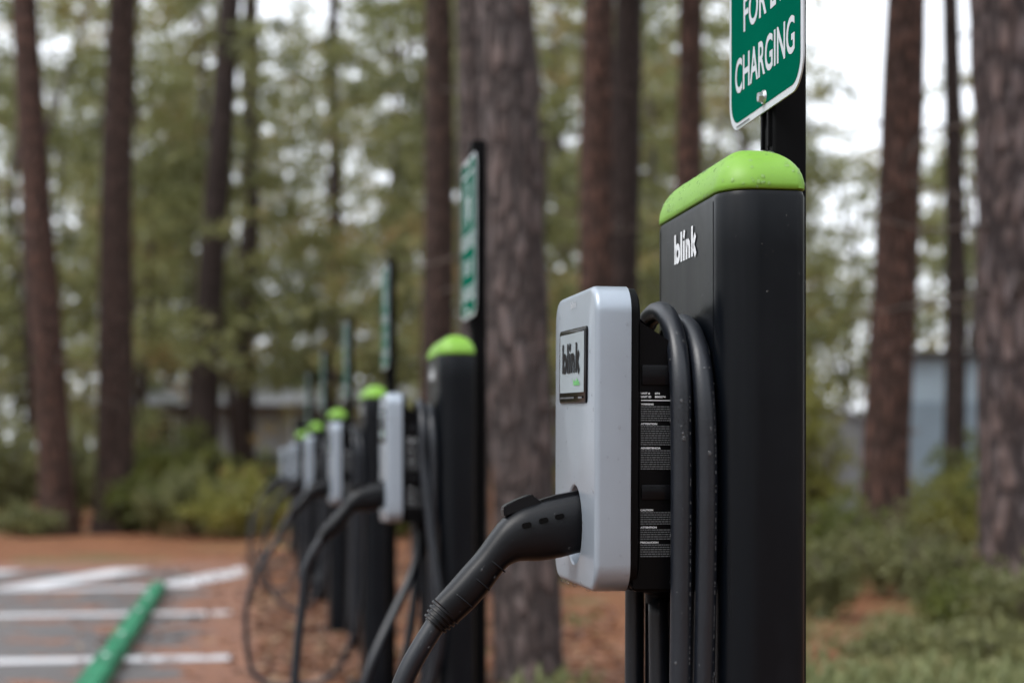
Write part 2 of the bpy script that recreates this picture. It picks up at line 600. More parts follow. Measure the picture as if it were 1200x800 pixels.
def gz(x, y):
    """terrain height: flat lot, rising gently into the wood"""
    d = x * math.sin(YAW) + y * math.cos(YAW)
    z = 1.15 * sm(23, 44, d) + 0.9 * sm(60, 130, d)
    off = max(sm(0.9, 2.6, x), sm(19.5, 22, y), sm(-9, -11, x))
    z += off * .10 * mnoise.noise(Vector((x * .35, y * .35, 3.1)))
    z += .25 * sm(4.0, 9.0, x) * sm(5, 9, y) * (1 - sm(20, 26, d))
    return z - .004 + off * .012


def build_ground():
    xs = sorted(set([-600, -300, -150, -80, -50] + [v * 1.0 for v in range(-36, 52)] + [v * .5 for v in range(-8, 24)] + [60, 75, 100, 150, 300, 600]))
    ys = sorted(set([-300, -80, -30, -10, -4] + [v * .6 for v in range(0, 80)] + [v * 1.5 for v in range(32, 60)] + [100, 120, 140, 180, 300, 700, 1200]))
    bm = bmesh.new()
    V = [[bm.verts.new((x, y, gz(x, y))) for x in xs] for y in ys]
    for j in range(len(ys) - 1):
        for i in range(len(xs) - 1):
            bm.faces.new((V[j][i], V[j][i + 1], V[j + 1][i + 1], V[j + 1][i]))
    o = obj('ground', mesh_of(bm, 'ground', M['ground'], sharp=180))
    tag(o, kind='structure')


build_ground()

bm = bmesh.new()                      # asphalt, ragged edge under the litter
edge = []
ny = 90
L = [(-30.0, -12 + 31.2 * k / ny) for k in range(ny + 1)]
Rr_ = [(.22 + .10 * mnoise.noise(Vector((k * .6, 1, 0))) + .05 * mnoise.noise(Vector((k * 2.1, 5, 0))), -12 + 31.2 * k / ny) for k in range(ny + 1)]
va = [bm.verts.new((x, y, .004)) for x, y in L]
vb = [bm.verts.new((x, y, .004)) for x, y in Rr_]
for k in range(ny):
    bm.faces.new((va[k], vb[k], vb[k + 1], va[k + 1]))
tag(obj('parking_lot', mesh_of(bm, 'parking_lot', M['asphalt'], sharp=180)), kind='structure')

bm = bmesh.new()                      # painted markings


def quad(bm, P, z, mi=0):
    bm.faces.new([bm.verts.new((x, y, z)) for x, y in P]).material_index = mi


def stripe(bm, a, b, w, z=.008):
    a, b = Vector(a), Vector(b)
    d = (b - a).normalized()
    n = Vector((-d.y, d.x)) * w / 2
    quad(bm, [a + n, a - n, b - n, b + n], z)


for Yl in (3.45, 6.25, 9.05, 11.95):
    stripe(bm, (-5.6, Yl), (-.03, Yl), .24)
stripe(bm, (-5.6, 14.6), (-.62, 14.6), .30)
for k in range(7):
    stripe(bm, (-.57 - k * 1.22, 14.82), (.20 - k * 1.22, 17.55), .40)
tag(obj('parking_lines', mesh_of(bm, 'parking_lines', M['line'], smooth=False)), kind='structure')


def wheel_stop(y0, y1, label):
    t = empty('wheel_stop', (-.62, (y0 + y1) / 2, .0085), label, 'wheel stop', 'green wheel stops at the head of the stalls')
    L = (y1 - y0) / 2
    prof = [(-.062, 0), (-.062, .04), (-.052, .078), (.048, .078), (.062, .04), (.062, 0)]
    bm = bmesh.new()
    n = 14
    rings = []
    for i in range(n + 1):
        y = -L + 2 * L * i / n
        e = .02 * (1 if i in (0, n) else 0)
        rings.append([(x * (1 - e * 4) + .004 * mnoise.noise(Vector((y0 + y, x * 20, 2))), y, max(z - (e if z > .01 else 0), 0)) for x, z in prof])
    loops(bm, rings)
    bmesh.ops.recalc_face_normals(bm, faces=bm.faces)
    for f in bm.faces:
        c = f.calc_center_median()
        f.material_index = 0 if (f.normal.z > .2 or f.normal.x < -.5) else 1
    bmesh.ops.bevel(bm, geom=[e for e in bm.edges if e.is_manifold and e.calc_face_angle(0) > .3], offset=.008, segments=2, affect='EDGES')
    obj('stop_block', mesh_of(bm, 'stop_block', [M['stop_paint'], M['concrete']]), t)
    for s in (-.6, .6):
        bm = bmesh.new()
        bmesh.ops.create_uvsphere(bm, u_segments=10, v_segments=6, radius=.018)
        bmesh.ops.scale(bm, vec=(1, 1, .5), verts=bm.verts)
        obj('anchor_pin', mesh_of(bm, 'anchor_pin', M['steel']), t, (0, s * L, .078))


wheel_stop(6.45, 9.02, 'green painted wheel stop nearest the bottom edge of the photo, cut off by it')
wheel_stop(9.09, 11.91, 'green painted wheel stop between the two level white stall lines')
wheel_stop(11.98, 14.40, 'green painted wheel stop farthest off, pointing at the slanted white stripes')


# ------------------------------------------------------------------ charging stations
SX, SY, PITCH = .60, 2.09, 2.80       # first station's origin, spacing along the row
CC = Vector((.418, 2.097, 1.0125))    # centre of the first charger's front face
CL = CC - Vector((SX, SY, 0))         # same, in the station's own frame
ME = {}                               # meshes shared by all stations


def drops(src, n, rmin, rmax, flt=None, seed=1, flat=.55):
    """rain beads standing on a mesh's surface: one uncountable part"""
    rs = random.Random(seed)
    fs = [f for f in src.polygons if flt is None or flt(f.center, f.normal)]
    if not fs:
        return None
    w = [f.area for f in fs]
    bm = bmesh.new()
    for f in rs.choices(fs, w, k=n):
        vs = [src.vertices[i].co for i in f.vertices]
        i = rs.randrange(1, len(vs) - 1)
        a, b = rs.random(), rs.random()
        if a + b > 1:
            a, b = 1 - a, 1 - b
        p = vs[0] + (vs[i] - vs[0]) * a + (vs[i + 1] - vs[0]) * b
        r = rmin + (rmax - rmin) * rs.random() ** 2.5
        nrm = f.normal
        q = nrm.to_track_quat('Z', 'Y').to_matrix().to_4x4()
        st = 1 + .5 * rs.random() * (1 - abs(nrm.z))
        rings = []
        for k in range(4):
            th = (math.pi / 2) * k / 4
            rings.append([p + q @ Vector((r * math.cos(th) * math.cos(u * math.pi / 4), r * st * math.cos(th) * math.sin(u * math.pi / 4), r * flat * math.sin(th) - r * .05)) for u in range(8)])
        V = loops(bm, rings, False, False)
        top = bm.verts.new(p + q @ Vector((0, 0, r * flat)))
        for u in range(8):
            bm.faces.new((V[-1][u], V[-1][(u + 1) % 8], top))
    for f in bm.faces:
        f.normal_update()
    return mesh_of(bm, 'water_drops', M['water'], sharp=180, recalc=False)


def pedestal_meshes():
    # body: rounded plan 97 x 346 mm with a fine panel seam near each front corner
    w, l, r = .101, .346, .046
    X0, X1, RB = -.040, .061, .014
    cx = .0105
    bm = bmesh.new()
    zs = [0.012, .4, .9, 1.16, 1.23, 1.294, 1.300]
    rings = []
    for k, z in enumerate(zs):
        ins = .002 if k == len(zs) - 1 else 0
        P = rr4(X0 + ins, X1 - ins, l - 2 * ins, r - ins, RB - ins, 12, 5)
        rings.append([(x, y, z) for x, y in P])
    loops(bm, rings)
    ME['pedestal_body'] = mesh_of(bm, 'pedestal_body', M['black_powder'])
    # panel seams: two fine raised joint lines on the front, 0.5 mm proud
    ME['panel_seam'] = []
    for s in (-1, 1):
        bm = bmesh.new()
        box(bm, -.0404, -.0395, s * (l / 2 - r) - .0007, s * (l / 2 - r) + .0007, .05, 1.292)
        ME['panel_seam'].append(mesh_of(bm, 'panel_seam', M['black_plastic'], smooth=False))
    bm = bmesh.new()
    P0 = rr(w + .12, l + .10, .02, 5)
    loops(bm, [[(x + cx, y, 0) for x, y in P0], [(x + cx, y, .010) for x, y in P0], [(x * .98 + cx, y * .98, .012) for x, y in P0]])
    ME['base_plate'] = mesh_of(bm, 'base_plate', M['black_post'])
    bm = bmesh.new()
    bmesh.ops.create_cone(bm, cap_ends=True, segments=6, radius1=.012, radius2=.012, depth=.012)
    ME['anchor_bolt'] = mesh_of(bm, 'anchor_bolt', M['steel'], smooth=False)
    # cap: loaf-shaped dome
    bm = bmesh.new()
    rings = []
    z0, hc = 1.302, .053
    half = w / 2 + .0005
    for k, (ins, z) in enumerate([(.0015, z0 - .0005), (0, z0 + .001)] + [(half * (1 - math.cos(a)) * .985, z0 + .003 + hc * math.sin(a)) for a in [R(v) for v in (4, 10, 17, 25, 33, 41, 49, 57, 65, 73, 81, 90)]]):
        P = rr4(X0 - .0005 + ins, X1 + .0005 - ins, l + .001 - 2 * ins * 1.55, r + .0005 - ins, RB * (1 - ins / half) + .0005, 12, 8)
        rings.append([(x, y, z) for x, y in P])
    loops(bm, rings)
    ME['cap'] = mesh_of(bm, 'cap', M['lime'], sharp=60)
    ME['cap_drops'] = drops(ME['cap'], 560, .0006, .0026, lambda c, n: n.z > -.2, 3)
    ME['body_drops'] = drops(ME['pedestal_body'], 70, .0007, .0020, lambda c, n: abs(n.z) < .5 and c.z > 1.17, 4)
    # the drops on the body gather near the top
    # logo, facing -x, reading towards -y
    fl = Flat((-.0412, .050, 1.238), (0, -1, 0), (0, 0, 1))
    blink(fl, 0, 0, .107, .038)
    ME['body_logo'] = fl.mesh('logo_lettering', M['white_ink'])


def charger_meshes():
    # frame: origin at the centre of the front face; x = depth (0 front), y, z
    w, h, r, dep, bv = .259, .365, .034, .043, .007
    hole_c, hole_r = Vector((-.004, -.107)), .051
    N1, N2 = 10, 8

    def ring(ins, x):
        return [(x, a, b) for a, b in rr(w - 2 * ins, h - 2 * ins, r - ins, N1, N2)]
    bm = bmesh.new()
    fr = [ring(bv * (1 - math.sin(a)), bv * (1 - math.cos(a))) for a in (0, R(22), R(45), R(67), R(90))]
    rings = fr + [ring(0, dep), ring(.004, dep)]
    V = loops(bm, rings, False, True)
    inner = V[0]
    hr = []
    for rad, x in ((hole_r, 0), (hole_r - .002, .0015), (hole_r - .003, .005), (hole_r - .012, .036)):
        row = []
        for v in inner:
            d = Vector((v.co.y, v.co.z)) - hole_c
            d.normalize()
            row.append(bm.verts.new((x, hole_c.x + d.x * rad, hole_c.y + d.y * rad)))
        hr.append(row)
    allr = [inner] + hr
    n = len(inner)
    for a, b in zip(allr, allr[1:]):
        for i in range(n):
            bm.faces.new((a[i], a[(i + 1) % n], b[(i + 1) % n], b[i]))
    bm.faces.new(hr[-1])
    ME['faceplate'] = mesh_of(bm, 'faceplate', M['silver'], sharp=32)
    ME['face_drops'] = drops(ME['faceplate'], 90, .0007, .0023, lambda c, n: c.x < .04 and n.x < .5, 8)
    # drips hanging from the lower edge
    bm = bmesh.new()
    for y, x in ((.085, .004), (.055, .004), (.020, .006), (-.045, .010), (-.100, .016), (-.105, .032), (-.020, .02)):
        b2 = bmesh.ops.create_icosphere(bm, subdivisions=2, radius=.0030)
        bmesh.ops.scale(bm, vec=(1, 1, 1.1), verts=b2['verts'])
        bmesh.ops.translate(bm, vec=(x, y, -h / 2 - .0012 + (.006 if abs(y) > .095 else 0)), verts=b2['verts'])
    ME['drips'] = mesh_of(bm, 'hanging_drips', M['water'], sharp=180)
    # screen: black bezel with grey display, slightly proud; 2 mm apart layers
    sw, sh, sc = .170, .0930, (.0, .106)
    bm = bmesh.new()
    loops(bm, [[(.001, a, b) for a, b in rr(sw, sh, .006, 5)], [(-.0018, a, b) for a, b in rr(sw, sh, .006, 5)], [(-.0026, a, b) for a, b in rr(sw - .003, sh - .003, .005, 5)]])
    ME['screen_bezel'] = mesh_of(bm, 'screen_bezel', M['gloss_black'])
    fl = Flat((-.0032, 0, 0), (0, -1, 0), (0, 0, 1))
    fl.rect(-sw / 2 + .0085, sw / 2 - .0085, -sh / 2 + .0135, sh / 2 - .006)
    ME['screen'] = fl.mesh('screen', M['screen'])
    fl = Flat((-.0040, 0, 0), (0, -1, 0), (0, 0, 1))
    blink(fl, -.058, -.0085, .112, .037)
    fl.text('hello.', .015, -.0245, .040, .0085, .03, 1)
    x = -.070
    rs = random.Random(2)
    while x < .02:                                # fine print under the display
        wd = rs.uniform(.004, .011)
        fl.rect(x, x + wd, -.0405, -.0385, 2)
        x += wd + .002
    fl.rect(.045, .068, -.0408, -.0383, 2)
    ME['screen_lettering'] = fl.mesh('screen_lettering', [M['dark_ink'], M['green_ink'], M['grey_ink']])
    # raised brand mark above the display
    fl = Flat((-.0006, 0, 0), (0, -1, 0), (0, 0, 1))
    fl.text('blink', -.020, .1635, .036, .0085, .02)
    ME['face_mark'] = fl.mesh('embossed_mark', M['emboss'])
    # black housing behind the plate: side profile in x-z, extruded along y
    bm = bmesh.new()
    P = [(.044, -.178), (.050, -.182), (.136, -.182), (.1405, -.174), (.1405, .100), (.132, .108), (.094, .110), (.052, .146), (.044, .150)]
    a = [bm.verts.new((x, -.122, z)) for x, z in P]
    b = [bm.verts.new((x, .080, z)) for x, z in P]
    m = len(P)
    bm.faces.new(a); bm.faces.new(b)
    for i in range(m):
        bm.faces.new((a[i], a[(i + 1) % m], b[(i + 1) % m], b[i]))
    bmesh.ops.bevel(bm, geom=list(bm.edges), offset=.004, segments=3, affect='EDGES')
    ME['charger_housing'] = mesh_of(bm, 'charger_housing', M['black_plastic'], sharp=45)
    # black gasket plate right behind the silver cover
    bm = bmesh.new()
    loops(bm, [[(x, a_, b_) for a_, b_ in rr(w - i_, h - i_, .032, 8)] for x, i_ in ((.0432, .004), (.052, .004), (.055, .012))])
    ME['gasket'] = mesh_of(bm, 'rear_flange', M['black_plastic'])
    # moulded ribs on the near side of the housing
    ME['ribs'] = []
    for z0, z1 in ((.064, .088), (-.072, -.054)):
        bm = bmesh.new()
        box(bm, .0575, .1385, -.1245, -.1215, z0, z1, bev=.0013)
        ME['ribs'].append(mesh_of(bm, 'moulded_rib', M['gloss_black'], sharp=40))
    bm = bmesh.new()
    for zz, rad in ((-.182, .017), (-.196, .017), (-.197, .0145), (-.212, .0145)):
        pass
    rings = [[(.112 + rad * math.cos(u * math.pi / 8), .013 + rad * math.sin(u * math.pi / 8), zz) for u in range(16)] for zz, rad in ((-.178, .0185), (-.194, .0185), (-.196, .016), (-.208, .0145))]
    loops(bm, rings)
    ME['gland'] = mesh_of(bm, 'cable_gland', M['black_plastic'])
    # warning print on the near side (faces -y, reads towards +x)
    fl = Flat((.0565, -.1228, 0), (1, 0, 0), (0, 0, 1))
    rs = random.Random(5)

    def body(z_top, n, w_=.058):
        for k in range(n):
            z = z_top - k * .0027
            x = 0
            while x < w_ - .004:
                wd = min(rs.uniform(.0012, .005), w_ - x)
                fl.rect(x, x + wd, z - .0013, z, 1)
                x += wd + .0007
    fl.text('UNIT #', 0, .0530, .011, .0024, .03); fl.text('074', .017, .0530, .006, .0024, .03)
    fl.text('UNIT ID', 0, .0490, .0125, .0024, .03); fl.text('800274', .017, .0490, .013, .0024, .03)
    fl.rect(0, .058, .0455, .0464)
    z = .0425
    for head, n in (('WARNING', 7), ('ATTENTION', 9), ('ADVERTENCIA', 9)):
        fl.text(head, 0, z - .0022, .0022 * len(head), .0022, .03)
        body(z - .0034, n)
        z -= .0034 + n * .0027 + .001
    ME['warning_print'] = [fl.mesh('warning_print', [M['white_ink'], M['grey_ink']])]
    fl = Flat((.0565, -.1228, 0), (1, 0, 0), (0, 0, 1))
    z = -.083
    for head, n in (('CAUTION', 6), ('ATTENTION', 5), ('PRECAUCION', 6)):
        fl.text(head, 0, z - .0022, .0022 * len(head), .0022, .03)
        body(z - .0034, n)
        z -= .0034 + n * .0027 + .001
    ME['warning_print'].append(fl.mesh('warning_print', [M['white_ink'], M['grey_ink']]))


# plug outline measured in the photo (pairs upper / lower edge)
_Z = lambda q: (470 + q[0] / 3.333, 560 + q[1] / 3.333)
PLUG = [((690, 58), (697, 290)), ((600, 75), (618, 310)), ((520, 95), (545, 322)), ((455, 118), (495, 323)),
        ((395, 160), (452, 326)), ((345, 222), (415, 344)), ((298, 287), (385, 378)), ((240, 352), (345, 434)),
        ((185, 415), (285, 503)), ((132, 472), (222, 562))]
PY = 2.09
HALF_Y = [.031, .031, .030, .029, .0275, .0255, .0245, .0245, .0235, .0205]


def plug_meshes():
    o = Vector((SX, SY, 0))
    sec = []
    for (u, l) in PLUG:
        a, b = at(*_Z(u), PY) - o, at(*_Z(l), PY) - o
        sec.append(((a + b) / 2, (a - b) / 2))
    # carry it into the socket
    c0, n0 = sec[0]
    sec = [(c0 + Vector((.030, 0, -.001)), n0 * .80), (c0 + Vector((.010, 0, 0)), n0 * .97)] + sec
    hy = [.027, .030] + HALF_Y
    # refine
    cs = catmull([c for c, n in sec], 4); ns = catmull([n for c, n in sec], 4); ys = [v.x for v in catmull([(q, 0, 0) for q in hy], 4)]
    bm = bmesh.new()
    rings = []
    seg = 28
    for c, n, q in zip(cs, ns, ys):
        ring = []
        for k in range(seg):
            a = 2 * math.pi * k / seg
            ca, sa = math.cos(a), math.sin(a)
            e = .82
            ring.append(c + n * math.copysign(abs(ca) ** e, ca) + Vector((0, math.copysign(abs(sa) ** e, sa) * q, 0)))
        rings.append(ring)
    loops(bm, rings)
    ME['connector_body'] = mesh_of(bm, 'connector_grip', M['plug'], sharp=50)
    ME['plug_drops'] = drops(ME['connector_body'], 26, .0008, .0021, lambda c, n: c.x < -.19 and n.y < .4, 12)
    # latch lever on top
    pts = [at(*_Z(q), PY) - o for q in ((398, 152), (393, 118), (402, 105), (445, 84), (500, 62), (514, 66), (522, 84), (560, 92), (520, 108), (440, 128))]
    bm = bmesh.new()
    f0 = [bm.verts.new(p + Vector((0, -.0125, 0))) for p in pts]
    f1 = [bm.verts.new(p + Vector((0, .0125, 0))) for p in pts]
    bm.faces.new(f0); bm.faces.new(f1)
    for i in range(len(pts)):
        bm.faces.new((f0[i], f0[(i + 1) % len(pts)], f1[(i + 1) % len(pts)], f1[i]))
    bmesh.ops.bevel(bm, geom=list(bm.edges), offset=.0016, segments=2, affect='EDGES')
    ME['latch'] = mesh_of(bm, 'latch_lever', M['plug'], sharp=40)
    # flange bar running along the top into the socket
    pts = [at(*_Z(q), PY) - o for q in ((515, 92), (600, 66), (694, 46), (694, 64), (600, 84), (515, 108))]
    bm = bmesh.new()
    f0 = [bm.verts.new(p + Vector((0, -.010, 0))) for p in pts]
    f1 = [bm.verts.new(p + Vector((0, .010, 0))) for p in pts]
    bm.faces.new(f0); bm.faces.new(f1)
    for i in range(6):
        bm.faces.new((f0[i], f0[(i + 1) % 6], f1[(i + 1) % 6], f1[i]))
    ME['latch_bar'] = mesh_of(bm, 'latch_bar', M['plug'], smooth=False)
    # three vent slots on the near side, black inlays standing for dark holes, grip lines below
    ME['vents'] = []
    for q in ((475, 180), (540, 162), (602, 147)):
        c = at(*_Z(q), PY) - o
        bm = bmesh.new()
        d = Vector((1, 0, .22)).normalized()
        up = Vector((-d.z, 0, d.x))
        P = rr(.0115, .0062, .0028, 5)
        loops(bm, [[c + d * a + up * b + Vector((0, yy, 0)) for a, b in P] for yy in (-.0318, -.018)])
        ME['vents'].append(mesh_of(bm, 'vent_slot', M['dark_ink'], sharp=40))
    ME['grip_lines'] = []
    for (a, b) in (((330, 310), (395, 362)), ((270, 378), (335, 432)), ((208, 448), (270, 500))):
        pa, pb = at(*_Z(a), PY) - o, at(*_Z(b), PY) - o
        bm = bmesh.new()
        P = [pa.lerp(pb, t) + Vector((0, -.0212 - .0036 * math.sin(math.pi * t), 0)) for t in [i / 10 for i in range(11)]]
        tube(bm, P, .0013, 6)
        ME['grip_lines'].append(mesh_of(bm, 'grip_ridge', M['plug'], sharp=180))
    # ribbed strain relief
    c1 = (at(*_Z((132, 472)), PY) + at(*_Z((222, 562)), PY)) / 2 - o
    c2 = at(*_Z((128, 574)), PY) - o
    bm = bmesh.new()
    ax = (c2 - c1).normalized()
    L = (c2 - c1).length
    P, rads = [], []
    for k in range(4):
        for t, rad in ((0, .0192), (.1, .0215), (.55, .0215), (.65, .0178), (.95, .0178)):
            P.append(c1 + ax * (L * 1.05 * (k + t) / 4)); rads.append(rad - k * .0014)
    tube(bm, P, rads, 20)
    ME['collar'] = mesh_of(bm, 'strain_relief', M['plug'], sharp=40)
    return c2 + ax * .004, ax


pedestal_meshes()
charger_meshes()
TAIL, TAIL_AX = plug_meshes()


def W(P):
    return [Vector((x - SX, y - SY, z)) for x, y, z in P]


CR = .0128
HANG = [(.530, 2.11, .812), (.530, 2.112, .62), (.515, 2.13, .36), (.505, 2.17, .25), (.515, 2.205, .34), (.519, 2.198, .6), (.519, 2.192, .9),
        (.519, 2.188, 1.07), (.519, 2.150, 1.146), (.519, 2.085, 1.170), (.519, 2.015, 1.157), (.519, 1.966, 1.10), (.519, 1.955, 1.0), (.5185, 1.955, .8),
        (.515, 1.958, .5), (.52, 1.99, .27), (.535, 2.08, .19), (.543, 2.17, .27), (.5455, 2.192, .5), (.5455, 2.192, .9),
        (.5455, 2.182, 1.06), (.5455, 2.135, 1.133), (.5455, 2.065, 1.155), (.5455, 1.995, 1.133), (.5455, 1.955, 1.075), (.5475, 1.946, .95), (.5445, 1.950, .7), (.54, 1.952, .45)]


def station(i, label, tailpath, hang=HANG, roll=0.0, plug_roll=0.0, detail=True, hang_dx=0.0):
    t = empty('charging_station', (SX, SY + PITCH * i, 0), label, 'charging station', 'charging stations in a row beside the parking lot')
    b = obj('pedestal_body', ME['pedestal_body'], t)
    for me in ME['panel_seam']:
        obj('panel_seam', me, b)
    obj('logo_lettering', ME['body_logo'], b)
    p = obj('base_plate', ME['base_plate'], t)
    for sx in (-1, 1):
        for sy in (-1, 1):
            obj('anchor_bolt', ME['anchor_bolt'], p, (.0085 + sx * .082, sy * .19, .018))
    c = obj('cap', ME['cap'], t)
    h = obj('charger_housing', ME['charger_housing'], t, CL, (roll, 0, 0))
    for nm, key in (('rear_flange', 'gasket'), ('moulded_rib', 'ribs'), ('cable_gland', 'gland'), ('warning_print', 'warning_print')):
        for me in (ME[key] if isinstance(ME[key], list) else [ME[key]]):
            obj(nm, me, h)
    f = obj('faceplate', ME['faceplate'], t, CL, (roll, 0, 0))
    for nm, key in (('screen_bezel', 'screen_bezel'), ('screen', 'screen'), ('screen_lettering', 'screen_lettering')):
        obj(nm, ME[key], f, (0, 0, .091), (R(.9), 0, 0))
    obj('embossed_mark', ME['face_mark'], f)
    if detail:
        for nm, key, par in (('water_drops', 'face_drops', f), ('hanging_drips', 'drips', f), ('water_drops', 'cap_drops', c), ('water_drops', 'body_drops', b)):
            tag(obj(nm, ME[key], par), kind='stuff')
    # connector
    k = obj('connector_grip', ME['connector_body'], t)
    obj('latch_lever', ME['latch'], k)
    obj('latch_bar', ME['latch_bar'], k)
    obj('strain_relief', ME['collar'], k)
    for v in ME['vents']:
        obj('vent_slot', v, k)
    for v in ME['grip_lines']:
        obj('grip_ridge', v, k)
    if detail:
        tag(obj('water_drops', ME['plug_drops'], k), kind='stuff')
    # cable: from the gland over the hanger twice, then out to the connector
    P = [Vector(q) for q in W(hang)] + [Vector((x - SX, y - SY, z)) for x, y, z in tailpath]
    o_ = Vector((SX, SY, 0))
    P += [at(463, 829, PY) - o_, at(471, 803, PY) - o_, at(481, 780, PY) - o_, at(494, 757, PY) - o_, TAIL - TAIL_AX * .012]
    Q = catmull(P, 8)
    bm = bmesh.new()
    tube(bm, Q, CR, 14)
    me = mesh_of(bm, 'cable', M['cable'], sharp=180)
    cb = obj('cable', me, t)
    if detail:
        tag(obj('water_drops', drops(me, 230, .0009, .0028, lambda c, n: n.y < .3, 20 + i), cb), kind='stuff')
        # printed marks along the cable, a hair above the rubber
        bm = bmesh.new()
        rs = random.Random(3)
        T, Nn = frames(Q)
        side = Vector((.62, -.78, 0)).normalized()
        for j in range(len(Q) - 1):
            if Q[j].z > 1.07 or Q[j].y > -.10:
                if len(bm.faces):
                    obj('cable_print', mesh_of(bm, 'cable_print', M['grey_ink'], smooth=False), cb)
                    bm = bmesh.new()
                continue
            tt = T[j]
            n = (side - tt * side.dot(tt)).normalized()
            bb = tt.cross(n)
            s = Q[j]; e = Q[j + 1]
            ln = (e - s).length
            x = 0
            while x < ln:
                wd = rs.uniform(.002, .006)
                gap = rs.choice((.0012, .0012, .004, .012))
                if x + wd > ln:
                    break
                for hh in range(max(1, int(wd / .0017))):
                    xa = x + hh * .0017
                    if xa + .0012 > ln: break
                    a0, a1 = s.lerp(e, xa / ln), s.lerp(e, (xa + .0011) / ln)
                    off = rs.uniform(-.0002, .0002)
                    w0, w1 = -.0013 + off, .0013 + off
                    q = [a0 + n * (CR + .0003) + bb * w0, a1 + n * (CR + .0003) + bb * w0, a1 + n * (CR + .0003) + bb * w1, a0 + n * (CR + .0003) + bb * w1]
                    bm.faces.new([bm.verts.new(v) for v in q])
                x += wd + gap
        if len(bm.faces):
            obj('cable_print', mesh_of(bm, 'cable_print', M['grey_ink'], smooth=False), cb)
        else:
            bm.free()
    return t


station(0, 'nearest black charging station, in focus, with silver charger and plug at the front',
        [(.52, 1.965, .25), (.44, 2.00, .13), (.32, 2.05, .15), (.22, 2.085, .32), (.183, 2.09, .47), (.190, 2.09, .60)], roll=R(1.1))
h2 = list(HANG)
h2[1] = (.50, 2.09, .68); h2[2] = (.37, 2.00, .42); h2[3] = (.33, 2.02, .22)
h2[4] = (.44, 2.16, .25)
h2[13] = (.535, 1.930, .82); h2[14] = (.56, 1.90, .52)
station(1, 'blurred black charging station second in the row, just left of the thick grey trunk',
        [(.50, 1.95, .22), (.36, 1.98, .08), (.24, 2.03, .10), (.170, 2.07, .30), (.172, 2.085, .46), (.188, 2.09, .60)], hang=h2, roll=R(-.6), detail=False)
station(2, 'blurred black charging station third in the row, its cable drooping low over the ground',
        [(.50, 1.96, .22), (.40, 2.00, .06), (.22, 2.04, .025), (.08, 2.06, .08), (.045, 2.08, .30), (.075, 2.09, .48), (.15, 2.09, .62)], roll=R(.5), detail=False)
h4 = list(HANG)
h4[2] = (.46, 2.10, .42); h4[3] = (.43, 2.16, .30)
station(3, 'small blurred charging station fourth in the row, silver charger right under its green cap',
        [(.48, 1.96, .24), (.38, 2.00, .14), (.24, 2.05, .22), (.165, 2.08, .42), (.175, 2.09, .58)], hang=h4, roll=R(-.4), detail=False)
station(4, 'second farthest charging station, its green cap merging with the last one behind it',
        [(.48, 1.97, .20), (.36, 2.01, .08), (.20, 2.05, .12), (.11, 2.08, .36), (.14, 2.09, .58)], detail=False)
station(5, 'farthest charging station at the very end of the row, tiny silver charger showing leftmost',
        [(.48, 1.97, .24), (.38, 2.01, .12), (.24, 2.05, .16), (.13, 2.08, .38), (.15, 2.09, .58)], hang=h4, detail=False)


